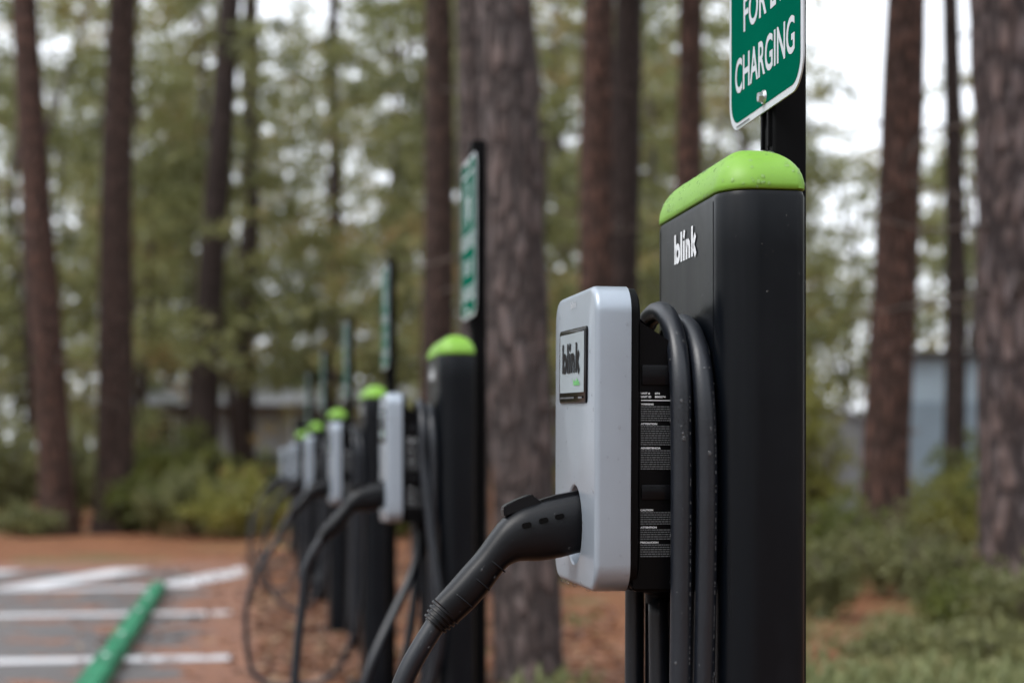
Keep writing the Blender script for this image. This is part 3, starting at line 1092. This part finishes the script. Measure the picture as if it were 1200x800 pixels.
# ------------------------------------------------------------------ parking signs behind the stations
def sign_meshes():
    # origin: foot of the post; the sign's face looks towards -x
    bm = bmesh.new()
    P = rr(.044, .048, .004, 3)
    loops(bm, [[(x, y, z) for x, y in P] for z in (-.02, 1.93)])
    ME['post'] = mesh_of(bm, 'post', M['black_post'])
    bm = bmesh.new()
    P = rr(.012, .040, .0055, 5)
    loops(bm, [[(x, a, b) for a, b in P] for x in (-.0235, -.0215)])
    ME['slot'] = mesh_of(bm, 'slot', M['dark_ink'])
    ME['bracket'] = []               # two rails that carry the plate
    for y0, y1 in ((-.016, -.010), (.010, .016)):
        bm = bmesh.new()
        box(bm, -.0265, -.0218, y0, y1, 1.385, 1.90)
        ME['bracket'].append(mesh_of(bm, 'bracket_rail', M['black_post'], smooth=False))
    w, h, r = .305, .460, .040
    bm = bmesh.new()
    loops(bm, [[(x, a, b) for a, b in rr(w, h, r, 10)] for x in (-.0270, -.0290)])
    ME['plate'] = mesh_of(bm, 'sign_plate', M['sign_white'])
    fl = Flat((-.0294, 0, 0), (0, -1, 0), (0, 0, 1))
    fl.poly(rr(w - .018, h - .018, r - .008, 10))
    ME['plate_green'] = fl.mesh('green_field', M['sign_green'])
    fl = Flat((-.0298, 0, -.230), (0, -1, 0), (0, 0, 1))
    ME['lettering'] = []
    for words, a0, b0, wd in (('CHARGING', -.1235, .047, .247), ('FOR EV', -.0855, .1225, .171), ('RESERVED', -.1235, .198, .247)):
        fl = Flat((-.0298, 0, -.230), (0, -1, 0), (0, 0, 1))
        fl.text(words, a0, b0, wd, .0465, .016)
        ME['lettering'].append(fl.mesh('lettering', M['sign_white']))
    fl = Flat((-.0298, 0, -.230), (0, -1, 0), (0, 0, 1))
    fl.stroke([(-.03, .285), (-.03, .34), (.03, .34), (.03, .285)], .018)
    fl.rect(-.012, .012, .26, .33); fl.rect(-.032, -.016, .352, .395); fl.rect(.016, .032, .352, .395)
    fl.stroke([(-.105, .26), (-.105, .415), (.105, .415), (.105, .26)], .008)
    ME['pictogram'] = fl.mesh('pictogram', M['sign_white'])
    fl = Flat((-.0299, 0, -.230), (0, -1, 0), (0, 0, 1))
    fl.rect(-.118, -.060, .0028, .0046)
    ME['imprint'] = fl.mesh('maker_imprint', M['grey_ink'])
    bm = bmesh.new()
    bmesh.ops.create_cone(bm, cap_ends=True, segments=20, radius1=.0095, radius2=.0085, depth=.0025)
    bmesh.ops.translate(bm, vec=(0, 0, .0012), verts=bm.verts)
    c = bmesh.ops.create_cone(bm, cap_ends=True, segments=6, radius1=.0068, radius2=.0062, depth=.006)
    bmesh.ops.translate(bm, vec=(0, 0, .0052), verts=c['verts'])
    bmesh.ops.rotate(bm, cent=(0, 0, 0), matrix=Matrix.Rotation(R(-90), 3, 'Y'), verts=bm.verts)
    ME['bolt'] = mesh_of(bm, 'bolt', M['steel'], sharp=25)
    ME['sign_drops'] = drops(ME['plate'], 14, .0008, .002, lambda c, n: n.x < -.5 or n.z < -.5, 31)


sign_meshes()
PX, PYY = .694, 2.103
SIGNS = ['green sign reading FOR EV CHARGING above the nearest station, cut by the top edge',
         'blurred green sign seen almost edge on in front of the thick grey trunk',
         'narrow green sign on black post behind the third station, left of the dark brown trunk',
         'small green sign on black post behind the fourth station in the row',
         'dark sliver of a green sign behind the second farthest station',
         'farthest sign in the row, a faint dark sliver at the far left']
for i, lab in enumerate(SIGNS):
    t = empty('parking_sign', (PX, PYY + PITCH * i, 0), lab, 'sign', 'parking signs on posts behind the stations')
    p = obj('post', ME['post'], t)
    for z in (.25, .75, 1.392):
        obj('slot', ME['slot'], p, (0, 0.0, z))
    for me in ME['bracket']:
        obj('bracket_rail', me, t)
    zc = 1.660 + (0, -.012, .01, 0, .01, 0)[i]
    s = obj('sign_plate', ME['plate'], t, (0, -.006, zc), (R((0, .8, -.5, .4, 0, 0)[i]), 0, 0))
    obj('green_field', ME['plate_green'], s)
    for me in ME['lettering']:
        obj('lettering', me, s)
    obj('pictogram', ME['pictogram'], s)
    obj('maker_imprint', ME['imprint'], s)
    for z in (-.212, .212):
        obj('bolt', ME['bolt'], s, (-.0295, -.003, z))
    if i == 0:
        tag(obj('water_drops', ME['sign_drops'], s), kind='stuff')


# ------------------------------------------------------------------ foliage machinery
def leaf_mesh(name, C, Ldir, size, width, mat, droop=None):
    """C (n,3) leaf bases, Ldir (n,3) long direction, size (n,), width (n,): one kite-shaped face each"""
    n = len(C)
    Ld = Ldir / np.maximum(np.linalg.norm(Ldir, axis=1, keepdims=True), 1e-6)
    rnd = rng.normal(size=(n, 3))
    Wd = np.cross(Ld, rnd)
    Wd /= np.maximum(np.linalg.norm(Wd, axis=1, keepdims=True), 1e-6)
    s = size[:, None]; w = width[:, None]
    V = np.empty((n, 4, 3), np.float32)
    V[:, 0] = C - Ld * s * .5
    V[:, 1] = C + Wd * w * .5 + Ld * s * .05
    V[:, 2] = C + Ld * s * .5
    V[:, 3] = C - Wd * w * .5 + Ld * s * .05
    me = bpy.data.meshes.new(name)
    me.vertices.add(n * 4)
    me.vertices.foreach_set('co', V.reshape(-1))
    me.loops.add(n * 4)
    me.loops.foreach_set('vertex_index', np.arange(n * 4, dtype=np.int32))
    me.polygons.add(n)
    me.polygons.foreach_set('loop_start', np.arange(0, n * 4, 4, dtype=np.int32))
    me.polygons.foreach_set('loop_total', np.full(n, 4, np.int32))
    me.update(calc_edges=True)
    me.materials.append(mat)
    return me


def unit(n):
    v = rng.normal(size=(n, 3))
    return v / np.linalg.norm(v, axis=1, keepdims=True)


def pine_leaves(Ht, z0, spread, per_m=9, tuft=20, leaf_s=.22, leaf_w=.05, tr=.26):
    """tufts along whorled branches: returns leaf arrays and branch segments (local frame, foot at 0)"""
    C, D, segs = [], [], []
    h = z0
    while h < Ht:
        t = (h - z0) / max(Ht - z0, .1)
        Lb = spread * (1 - t) ** .7 * rng.uniform(.55, 1.1) + .25
        if t < .12:
            Lb *= .6 + 3 * t
        az = rng.uniform(0, 2 * math.pi)
        up = rng.uniform(-.15, .35)
        d = np.array([math.cos(az), math.sin(az), up])
        base = np.array([0, 0, h])
        tip = base + d * Lb + np.array([0, 0, -.10 * Lb])
        segs.append((base, tip))
        k = max(2, int(Lb / .36))
        for j in range(k):
            s = .28 + .75 * (j + rng.uniform(0, 1)) / k
            c = base + (tip - base) * s + rng.normal(size=3) * .18 * np.array([1, 1, .6])
            q = unit(tuft)
            q[:, 2] = q[:, 2] * .8 + .15
            rad = tr * rng.uniform(.4, 1, size=(tuft, 1))
            C.append(c + q * rad)
            D.append(q + .3 * d)
        h += rng.exponential(1.0 / per_m) + .015
    C = np.concatenate(C); D = np.concatenate(D)
    n = len(C)
    return C, D, rng.uniform(.7, 1.3, n) * leaf_s, rng.uniform(.7, 1.3, n) * leaf_w, segs


# ------------------------------------------------------------------ the nearer pines (things)
def trunk_mesh(foot, lean, r, ht, seed, mat, rough=.06, seg=20, flare=.45):
    bm = bmesh.new()
    rings = []
    n = max(24, int(ht * 5)) if r > .19 else 36
    for i in range(n + 1):
        z = ht * (i / n) ** 1.15
        taper = (1 - .62 * z / ht)
        fl = 1 + flare * math.exp(-max(z, 0) / .30)
        cx = lean[0] * z + .05 * math.sin(z * .5 + seed)
        cy = lean[1] * z + .05 * math.cos(z * .43 + seed * 2)
        ring = []
        for k in range(seg):
            a = 2 * math.pi * k / seg
            p = Vector((math.cos(a) * 2.2, math.sin(a) * 2.2, z * .9 + seed * 7))
            w = 1 + rough * mnoise.noise(p * 1.8) + rough * .7 * mnoise.noise(p * 4.1) + (fl - 1) * (1 + .45 * math.sin(a * 4 + seed))
            ring.append((cx + r * taper * w * math.cos(a), cy + r * taper * w * math.sin(a), z - .12))
        rings.append(ring)
    loops(bm, rings, False, True)
    return mesh_of(bm, 'trunk', mat, sharp=180)


CROWN = []
for q in range(3):
    C, D, s, w, segs = pine_leaves(9.0, 0, 2.3, per_m=6.5, tuft=16, leaf_s=.30, leaf_w=.075, tr=.34)
    lm = leaf_mesh('crown', C, D, s, w, M['pine'])
    bm = bmesh.new()
    for a, b in segs:
        a, b = Vector(a), Vector(b)
        tube(bm, [a, a.lerp(b, .5) + Vector((0, 0, .05)), b], [.035, .024, .008], 5)
    CROWN.append((lm, mesh_of(bm, 'limbs', M['bark_brown'], sharp=180)))


def pine(px_lo, px_hi, depth, dia, mat, label, seed, ht=15, crown_z=8.5, twigs=3, rough=.06, seg=20, flare=.45, name='pine_tree'):
    """px_lo = centre of the trunk at picture row 550, px_hi = at row 0"""
    x, y = at_depth(px_lo, depth)
    z = gz(x, y)
    rise = (HORIZON) * depth / F_PX
    lat = (px_hi - px_lo) / F_PX * depth / rise
    lean = (lat * math.cos(YAW), -lat * math.sin(YAW))
    fx, fy = x - lean[0] * (H - z), y - lean[1] * (H - z)
    t = empty(name, (fx, fy, gz(fx, fy)), label, 'tree', 'pine trees around the parking lot')
    obj('trunk', trunk_mesh((0, 0), lean, dia / 2 * 1.05, ht, seed, mat, rough, seg, flare), t)
    lm, bmsh = CROWN[seed % 3]
    sc = (ht + 2.0 - crown_z) / 9.0
    for nm, me in (('crown', lm), ('limbs', bmsh)):
        o = obj(nm, me, t, (lean[0] * crown_z, lean[1] * crown_z, crown_z), (0, 0, seed * 1.3))
        o.scale = (sc * .9, sc * .9, sc)
    rs = random.Random(seed)
    for k in range(twigs):                               # dead lower branches
        zz = rs.uniform(1.8, min(crown_z, rise + .8))
        a = rs.uniform(0, 2 * math.pi)
        Ln = rs.uniform(.5, 1.5)
        rad = dia / 2 * (1 - .6 * zz / ht)
        P = [Vector((lean[0] * zz + math.cos(a) * rad * .7, lean[1] * zz + math.sin(a) * rad * .7, zz))]
        d = Vector((math.cos(a), math.sin(a), rs.uniform(-.25, .2)))
        for j in range(5):
            d = (d + Vector((rs.uniform(-.3, .3), rs.uniform(-.3, .3), rs.uniform(-.22, .12)))).normalized()
            P.append(P[-1] + d * Ln / 5)
        bm = bmesh.new()
        tube(bm, P, [.016, .013, .010, .008, .006, .003], 6)
        obj('dead_branch', mesh_of(bm, 'dead_branch', M['twig'], sharp=180), t)
    return t


B = M
pine(62, 33, 25.0, .50, B['bark_red'], 'leftmost pine trunk, thin and leaning left, bare brown patch halfway up', 1, 17, 9.5)
pine(133, 145, 25.6, .56, B['bark_brown'], 'dark brown pine trunk second from the left edge, standing behind the white stripes', 2, 17, 9.5)
pine(238, 266, 32.0, .55, B['bark_dark'], 'dark pine trunk leaning slightly right, third from the left edge', 3, 20, 11.5)
pine(287, 294, 40.0, .50, B['bark_dark'], 'slim dark pine trunk right beside the third trunk from the left', 4, 22, 13.0)
pine(389, 393, 46.0, .42, B['bark_dark'], 'thin distant pine trunk behind the small far sign posts', 5, 22, 14.5)
pine(507, 512, 20.0, .40, B['bark_brown'], 'dark brown pine trunk just left of the second station and its sign', 6, 17, 8.5)
pine(548, 549, 13.5, .26, B['bark_grey'], 'slender grey brown trunk half hidden behind the thick grey trunk, on its left', 7, 15, 7.2)
pine(602, 594, 7.85, .280, B['bark_grey'], 'thick grey barked pine trunk in the middle, between second and first station', 8, 15, 6.0, 0, .12, 44, .10)
pine(706, 704, 18.0, .40, B['bark_red'], 'reddish brown trunk behind the nearest silver charger, left one of a close pair', 9, 17, 8.2)
pine(730, 733, 22.0, .46, B['bark_dark'], 'dark trunk close behind the reddish one, right one of the pair', 10, 18, 9.5)
pine(800, 806, 20.0, .36, B['bark_red'], 'straight reddish trunk left of the green sign, rising behind the lime cap', 11, 17, 8.6)
pine(1039, 1057, 15.0, .41, B['bark_red'], 'reddish brown trunk leaning right, between bright sky and the blue shed', 12, 16, 8.0, 4)
pine(1115, 1114, 20.0, .25, B['bark_dark'], 'thin dark trunk standing in front of the blue shed', 13, 15, 9.0, 5)
pine(1187, 1185, 10.5, .52, B['bark_plated'], 'thick grey plated pine trunk at the right edge, cut by the frame', 14, 16, 7.0, 5, .13, 56, .18)


# ------------------------------------------------------------------ buildings behind the trees
def local_frame(px, depth, turn=0):
    x, y = at_depth(px, depth)
    return (x, y, gz(x, y)), -YAW + turn


loc, rz = local_frame(405, 47)
t = empty('long_building', loc, 'long low pale grey building glimpsed between trunks behind the charging row', 'building')
t.rotation_euler.z = rz
bm = bmesh.new(); box(bm, -6.6, 6.6, 0, 6, -.5, 1.75, bev=.01); obj('wall', mesh_of(bm, 'wall', M['wall_pale'], smooth=False), t)
bm = bmesh.new()
vs = [(-7.0, -.5, 1.70), (7.0, -.5, 1.70), (7.0, 6.5, 1.70), (-7.0, 6.5, 1.70)]
v = [bm.verts.new(p) for p in vs] + [bm.verts.new((-7.0, 3, 2.35)), bm.verts.new((7.0, 3, 2.35))]
for f in ((0, 1, 5, 4), (3, 4, 5, 2), (0, 4, 3), (1, 2, 5), (0, 3, 2, 1)):
    bm.faces.new([v[i] for i in f])
obj('roof', mesh_of(bm, 'roof', M['roof_grey'], smooth=False), t)
bm = bmesh.new(); box(bm, -6.62, 6.62, -.03, .02, -.5, .32); obj('plinth', mesh_of(bm, 'plinth', M['roof_dark'], smooth=False), t)
for x in (-5.2, -1.0, 3.6):
    bm = bmesh.new(); box(bm, x - .5, x + .5, -.045, .01, .75, 1.45)
    fr = obj('window', mesh_of(bm, 'window', M['trim'], smooth=False), t)
    bm = bmesh.new(); box(bm, x - .43, x + .43, -.055, -.04, .82, 1.38)
    obj('pane', mesh_of(bm, 'pane', M['glass_dark'], smooth=False), fr)

loc, rz = local_frame(1120, 29)
t = empty('blue_shed', loc, 'tall blue grey shed behind the thin dark trunk at the right', 'shed')
t.rotation_euler.z = rz
gzs = loc[2]
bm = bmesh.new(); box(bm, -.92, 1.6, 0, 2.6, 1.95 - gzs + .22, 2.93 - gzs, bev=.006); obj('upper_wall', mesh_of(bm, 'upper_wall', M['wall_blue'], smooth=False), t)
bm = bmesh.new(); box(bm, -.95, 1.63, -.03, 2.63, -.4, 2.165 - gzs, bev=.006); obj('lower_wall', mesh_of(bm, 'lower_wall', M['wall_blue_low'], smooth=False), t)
bm = bmesh.new(); box(bm, -1.05, 1.75, -.15, 2.75, 2.934 - gzs, 3.04 - gzs, bev=.01); obj('roof', mesh_of(bm, 'roof', M['roof_dark'], smooth=False), t)
bm = bmesh.new()
for k in range(9):
    x = -.8 + k * .28
    box(bm, x, x + .02, -.040, -.029, -.35, 2.15 - gzs)
obj('batten', mesh_of(bm, 'batten', M['wall_blue_low'], smooth=False), t)

loc, rz = local_frame(990, 22)
t = empty('grey_shed', loc, 'small grey metal shed left of the leaning reddish trunk at the right', 'shed')
t.rotation_euler.z = rz + .15
g0 = loc[2]
bm = bmesh.new()
zt = 1.82 - g0
v = [bm.verts.new(p) for p in ((-.42, 0, -.3), (.9, 0, -.3), (.9, 1.4, -.3), (-.42, 1.4, -.3), (-.42, 0, zt), (.9, 0, zt - .32), (.9, 1.4, zt - .32), (-.42, 1.4, zt))]
for f in ((0, 1, 5, 4), (1, 2, 6, 5), (2, 3, 7, 6), (3, 0, 4, 7), (4, 5, 6, 7), (0, 3, 2, 1)):
    bm.faces.new([v[i] for i in f])
obj('wall', mesh_of(bm, 'wall', M['roof_grey'], smooth=False), t)
bm = bmesh.new()
v = [bm.verts.new(p) for p in ((-.50, -.06, zt + .03), (.98, -.06, zt - .33), (.98, 1.46, zt - .33), (-.50, 1.46, zt + .03))]
f = bm.faces.new(v)
r_ = bmesh.ops.extrude_face_region(bm, geom=[f])
bmesh.ops.translate(bm, vec=(0, 0, .04), verts=[e for e in r_['geom'] if isinstance(e, bmesh.types.BMVert)])
obj('roof', mesh_of(bm, 'roof', M['roof_grey'], smooth=False), t)
bm = bmesh.new(); box(bm, -.44, .92, -.02, 1.42, -.3, -.1); obj('plinth', mesh_of(bm, 'plinth', M['roof_dark'], smooth=False), t)


# ------------------------------------------------------------------ shrubs (things)
def shrub_mesh(rx, ry, rz_, n, leaf_s, leaf_w, mat, lumps=18, upright=.5):
    """loose brush: leaves carried on many arching stems, uneven outline with gaps"""
    C, D = [], []
    stems = lumps * 4
    m = n // stems
    for k in range(stems):
        a = rng.uniform(0, 2 * math.pi); q = math.sqrt(rng.uniform(0, 1))
        tip = np.array([math.cos(a) * q * rx, math.sin(a) * q * ry, rz_ * rng.uniform(.35, 1.08) * (1 - .45 * q * q)])
        b = np.array([tip[0] * .25, tip[1] * .25, 0.])
        t = rng.uniform(.15, 1.05, (m, 1))
        p = b + (tip - b) * t
        p[:, 2] += .16 * rz_ * np.sin(t[:, 0] * math.pi)
        p += rng.normal(size=(m, 3)) * (.035 + .05 * rx) * (1.15 - .5 * t)
        keep = p[:, 2] > .02
        C.append(p[keep])
        d = unit(m) + (tip - b) / max(np.linalg.norm(tip - b), .1) * .7
        d[:, 2] += upright * .4
        D.append(d[keep])
    C = np.concatenate(C); D = np.concatenate(D)
    m = len(C)
    return leaf_mesh('foliage', C, D, rng.uniform(.6, 1.4, m) * leaf_s, rng.uniform(.6, 1.4, m) * leaf_w, mat)


def stems_mesh(rx, ry, rz_, n):
    bm = bmesh.new()
    for k in range(n):
        a = rng.uniform(0, 2 * math.pi); q = rng.uniform(.2, .8)
        tip = Vector((math.cos(a) * q * rx, math.sin(a) * q * ry, rz_ * rng.uniform(.5, .85)))
        b = Vector((tip.x * .12, tip.y * .12, -.05))
        tube(bm, [b, b.lerp(tip, .45) + Vector((rng.normal() * .05, rng.normal() * .05, .08)), tip], [.016, .011, .004], 5)
    return mesh_of(bm, 'stems', M['twig'], sharp=180)


def shrub(px, depth, rx, rz_, mat, n, leaf_s, leaf_w, label, name='shrub', group=None, lumps=18, cat='shrub'):
    x, y = at_depth(px, depth)
    t = empty(name, (x, y, gz(x, y)), label, cat, group)
    obj('foliage', shrub_mesh(rx, rx * .85, rz_, n, leaf_s, leaf_w, M[mat], lumps), t)
    obj('stems', stems_mesh(rx, rx * .85, rz_, 12), t)
    return t


GL, GR = 'shrubs along the far edge of the parking lot', 'shrubs under the trees on the right'
shrub(8, 27, 1.1, 1.9, 'shrub_grey', 4400, .11, .05, 'tall grey green shrub at the left edge of the photo', group=GL)
shrub(90, 28.5, .8, 1.7, 'shrub_grey', 3000, .11, .05, 'green shrub filling the gap between the two leftmost trunks', group=GL)
shrub(178, 25.2, .8, 1.1, 'shrub_green', 2600, .10, .045, 'dark green shrub just right of the second trunk from the left', group=GL)
shrub(226, 24.6, .95, 1.0, 'shrub_grey', 3000, .10, .045, 'dull olive shrub in the middle of the left hedge, in front of the third trunk', group=GL)
shrub(276, 24.2, .9, 1.05, 'shrub_yellow', 2800, .10, .045, 'yellow green bushy shrub closest to the far charging stations', group=GL)
shrub(312, 26.5, .55, 1.25, 'shrub_green', 2200, .10, .045, 'bright green shrub behind the end of the charging row', group=GL)
shrub(205, 31, 1.2, 1.5, 'shrub_green', 3600, .12, .05, 'fresh green shrub behind the left hedge', group=GL)
shrub(30, 24.3, .55, .5, 'shrub_grey', 1500, .10, .045, 'low grey shrub at the foot of the leftmost trunk', group=GL)
shrub(985, 14.3, .50, .84, 'shrub_green', 2600, .075, .035, 'dark green round shrub in front of the leaning reddish trunk', group=GR)
shrub(1088, 16.0, .62, 1.0, 'shrub_yellow', 2600, .075, .032, 'yellow green shrub between the leaning reddish trunk and the blue shed', group=GR)
shrub(1050, 13.0, .60, .66, 'shrub_grey', 2300, .065, .028, 'wide grey green shrub in the middle of the right hand undergrowth', group=GR)
shrub(963, 11.6, .26, .52, 'shrub_grey', 1700, .06, .028, 'small grey green shrub beside the right edge of the nearest pedestal', group=GR)
shrub(1108, 11.4, .36, .58, 'shrub_grey', 2200, .06, .028, 'pale shrub left of the foot of the thick right hand trunk', group=GR)
shrub(1150, 9.2, .36, .40, 'shrub_green', 1700, .05, .026, 'green leafy shrub in front of the foot of the thick right hand trunk', group=GR)
shrub(1062, 7.7, .42, .20, 'shrub_grey', 1900, .045, .024, 'low spreading grey green shrub at the bottom right', group=GR)
shrub(1215, 8.6, .40, .46, 'shrub_grey', 2400, .05, .026, 'grey green shrub cut by the right edge of the photo', group=GR)
shrub(1150, 7.7, .42, .24, 'shrub_grey', 2000, .042, .022, 'low leafy mat touching the bottom edge at the right', group=GR)
shrub(942, 19.5, .62, 2.3, 'shrub_yellow', 3200, .10, .045, 'tall yellow leaved bush behind the nearest pedestal', group=GR)
shrub(668, 15.5, .34, .34, 'shrub_grey', 1300, .07, .03, 'small low shrub seen below the nearest charger', group=GR)
shrub(700, 24, .9, 1.2, 'shrub_green', 2200, .11, .05, 'dim green shrub between the middle trunks, behind the nearest charger', group=GR)
shrub(470, 24, .7, 1.2, 'shrub_green', 2000, .11, .05, 'dim green shrub behind the second and third stations', group=GR)

shrub(1132, 17.5, .7, 1.15, 'shrub_green', 2600, .08, .035, 'bushy green shrub hiding the foot of the blue shed', group=GR)

# low growth covering the ground on the right: nobody could count it
n = 15000
P = np.empty((0, 3))
pts = []
while len(pts) < n:
    d = 5.5 + 20 * random.random() ** 1.3
    px = random.uniform(560, 1420)
    x, y = at_depth(px, d)
    if x < 1.0:
        continue
    k = mnoise.noise(Vector((x * .55, y * .55, 8))) + .6 * mnoise.noise(Vector((x * 1.7, y * 1.7, 3)))
    if px < 900:
        k -= .38
    if k < random.uniform(.05, .40):
        continue
    pts.append((x, y, gz(x, y) + random.uniform(.01, .13)))
P = np.array(pts)
D = unit(n); D[:, 2] = np.abs(D[:, 2]) + .6
o = obj('ground_cover', leaf_mesh('ground_cover', P, D, rng.uniform(.05, .15, n), rng.uniform(.010, .026, n), M['grass']))
tag(o, 'patchy low grass and seedlings over the pine duff at the right', 'ground cover', kind='stuff')

# fallen needles and leaves: litter on the verge and the asphalt edge
n = 26000
pts = []
while len(pts) < n:
    y = random.uniform(1.5, 20.5)
    x = random.gauss(.75, .75)
    if x < -2.6 or (x < .12 and random.random() > .07):
        continue
    if mnoise.noise(Vector((x * 1.5, y * 1.5, 1))) < random.uniform(-.5, .2):
        continue
    pts.append((x, y, max(gz(x, y), .008 if x < .3 else 0) + .008))
P = np.array(pts)
D = unit(n); D[:, 2] *= .12


def litter_mat():
    m, t, b = new_mat('fallen needles')
    g = N(t, 'ShaderNodeNewGeometry')
    t.links.new(ramp(t, g.outputs['Random Per Island'], [(0, (.06, .03, .02)), (.5, (.17, .075, .042)), (.85, (.26, .125, .068)), (1, (.30, .22, .13))]), b.inputs['Base Color'])
    b.inputs['Roughness'].default_value = .7
    return m


M['litter'] = litter_mat()
o = obj('pine_litter', leaf_mesh('pine_litter', P, D, rng.uniform(.05, .13, n), rng.uniform(.008, .03, n), M['litter']))
tag(o, 'fallen orange brown pine needles and leaves along the charging row', 'litter', kind='stuff')


# ------------------------------------------------------------------ the wood behind: one mass
def wood_tree(x, y, z, Ht, low, keep=0.0, reach=2.2, leaf_s=.30, leaf_w=.085, tuft=13):
    """irregular open crown: long wandering boughs with flat clumps, holes where boughs are missing"""
    C, D = [], []
    nb = int((Ht - low) * 2.5) + 3
    for k in range(nb):
        h = low + (Ht - low) * ((k + random.random()) / nb)
        t = (h - low) / max(Ht - low, .1)
        Lb = reach * (.35 + .9 * random.random()) * (1 - .75 * t ** 2.2)
        az = random.uniform(0, 6.283)
        sag = random.uniform(-.35, .30)
        for j in range(max(2, int(Lb / .27))):
            q = .22 + .80 * random.random()
            side = random.gauss(0, .20) * Lb * q
            c = (math.cos(az) * Lb * q - math.sin(az) * side, math.sin(az) * Lb * q + math.cos(az) * side, h + sag * Lb * q * q + random.gauss(0, .12))
            w = Vector((x + c[0], y + c[1], z + c[2]))
            v = mnoise.noise(w * .42) + .55 * mnoise.noise(w * 1.1)
            if v < -.20 + keep + min(max((w.z - 4.0) * .012, 0), .08):
                continue
            u = unit(tuft)
            C.append(np.array(w) + u * np.array([.46, .46, .24]) * rng.uniform(.3, 1, (tuft, 1)))
            D.append(u + np.array([math.cos(az), math.sin(az), 0]) * .4)
    if not C:
        return None
    C = np.concatenate(C); D = np.concatenate(D)
    n = len(C)
    return C, D, rng.uniform(.6, 1.4, n) * leaf_s, rng.uniform(.6, 1.4, n) * leaf_w


def top_row(px):
    """picture row that the far tree tops reach, by direction (measured along the skyline)"""
    tab = [(-300, -200), (-40, -40), (0, -40), (60, -60), (110, -120), (200, -120), (300, -60), (335, -40), (380, -20), (420, -60), (470, -150), (600, -250), (830, -200),
           (880, -20), (930, 100), (950, 130), (1020, 150), (1150, 90), (1200, 100), (1500, -50), (1900, -50)]
    for (a, b), (c, d) in zip(tab, tab[1:]):
        if a <= px <= c:
            return b + (d - b) * (px - a) / (c - a)
    return 0


Call, Dall, Sall, Wall = [], [], [], []
bmw = bmesh.new()
k = 0
for d0, cnt in ((33, 11), (38, 18), (44, 24), (52, 26), (62, 24), (74, 24)):
    for j in range(cnt):
        px = -260 + 1760 * (j + random.uniform(-.4, 1.4)) / cnt
        d = d0 + random.uniform(-4, 5)
        if d0 < 47 and 330 < px < 400:
            continue
        if d0 < 52 and 200 < px < 620 and abs(d - 48) < 6:
            d += 9
        x, y = at_depth(px, d)
        z = gz(x, y)
        ztop = H + (HORIZON - top_row(px) + random.uniform(-30, 60)) * d / F_PX
        Ht = min(max(ztop - z, 2.5), 22) * random.uniform(.85, 1.05)
        low = random.choice((.25, .6, 1.2, 2.2))
        if d < 49 and 140 < px < 690:
            low = random.uniform(2.0, 3.4)
        keep = .42 if 925 < px < 1150 else (.16 if (px < 80 or 310 < px < 430) else 0.0)
        r4 = wood_tree(x, y, z, Ht, min(low, Ht * .3), keep, 2.5 + Ht * .14)
        if r4 is None:
            continue
        C, D, s, w = r4
        Call.append(C); Dall.append(D); Sall.append(s); Wall.append(w)
        rt = (.03 + Ht * .006) * random.uniform(.5, 1.3)
        e1, e2 = random.gauss(0, .45), random.gauss(0, .9)
        tube(bmw, [(x, y, z - .2), (x + e1, y, z + Ht * .5), (x + e2, y, z + Ht * .92)], [rt, rt * .7, .02], 7, mi=0)
# unseen ring of the same wood, added to shade the lot and darken reflections
for k in range(64):
    ang = R(22) + (2 * math.pi - R(52)) * (k + random.uniform(.1, .9)) / 64
    d = random.uniform(22, 42)
    x, y = d * math.sin(ang + YAW), d * math.cos(ang + YAW)
    z = gz(x, y)
    Ht = random.uniform(12, 18)
    C, D, s, w, segs = pine_leaves(Ht, 1.5, 2.6, per_m=2.6, tuft=8, leaf_s=.75, leaf_w=.30, tr=.7)
    Call.append(C + np.array([x, y, z])); Dall.append(D); Sall.append(s); Wall.append(w)
    tube(bmw, [(x, y, z - .2), (x + .05, y, z + Ht * .5), (x, y, z + Ht)], [.22, .15, .03], 7, mi=0)
C = np.concatenate(Call); D = np.concatenate(Dall); s = np.concatenate(Sall); w = np.concatenate(Wall)
open('/tmp/wood.txt','w').write(str(len(C)))
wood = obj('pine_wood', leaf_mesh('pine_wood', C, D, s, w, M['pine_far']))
tag(wood, 'blurred mass of olive green pines filling the background', 'wood', kind='stuff')
tw = obj('wood_trunks', mesh_of(bmw, 'wood_trunks', M['bark_grey'], sharp=180), wood)
tag(tw, kind='stuff')
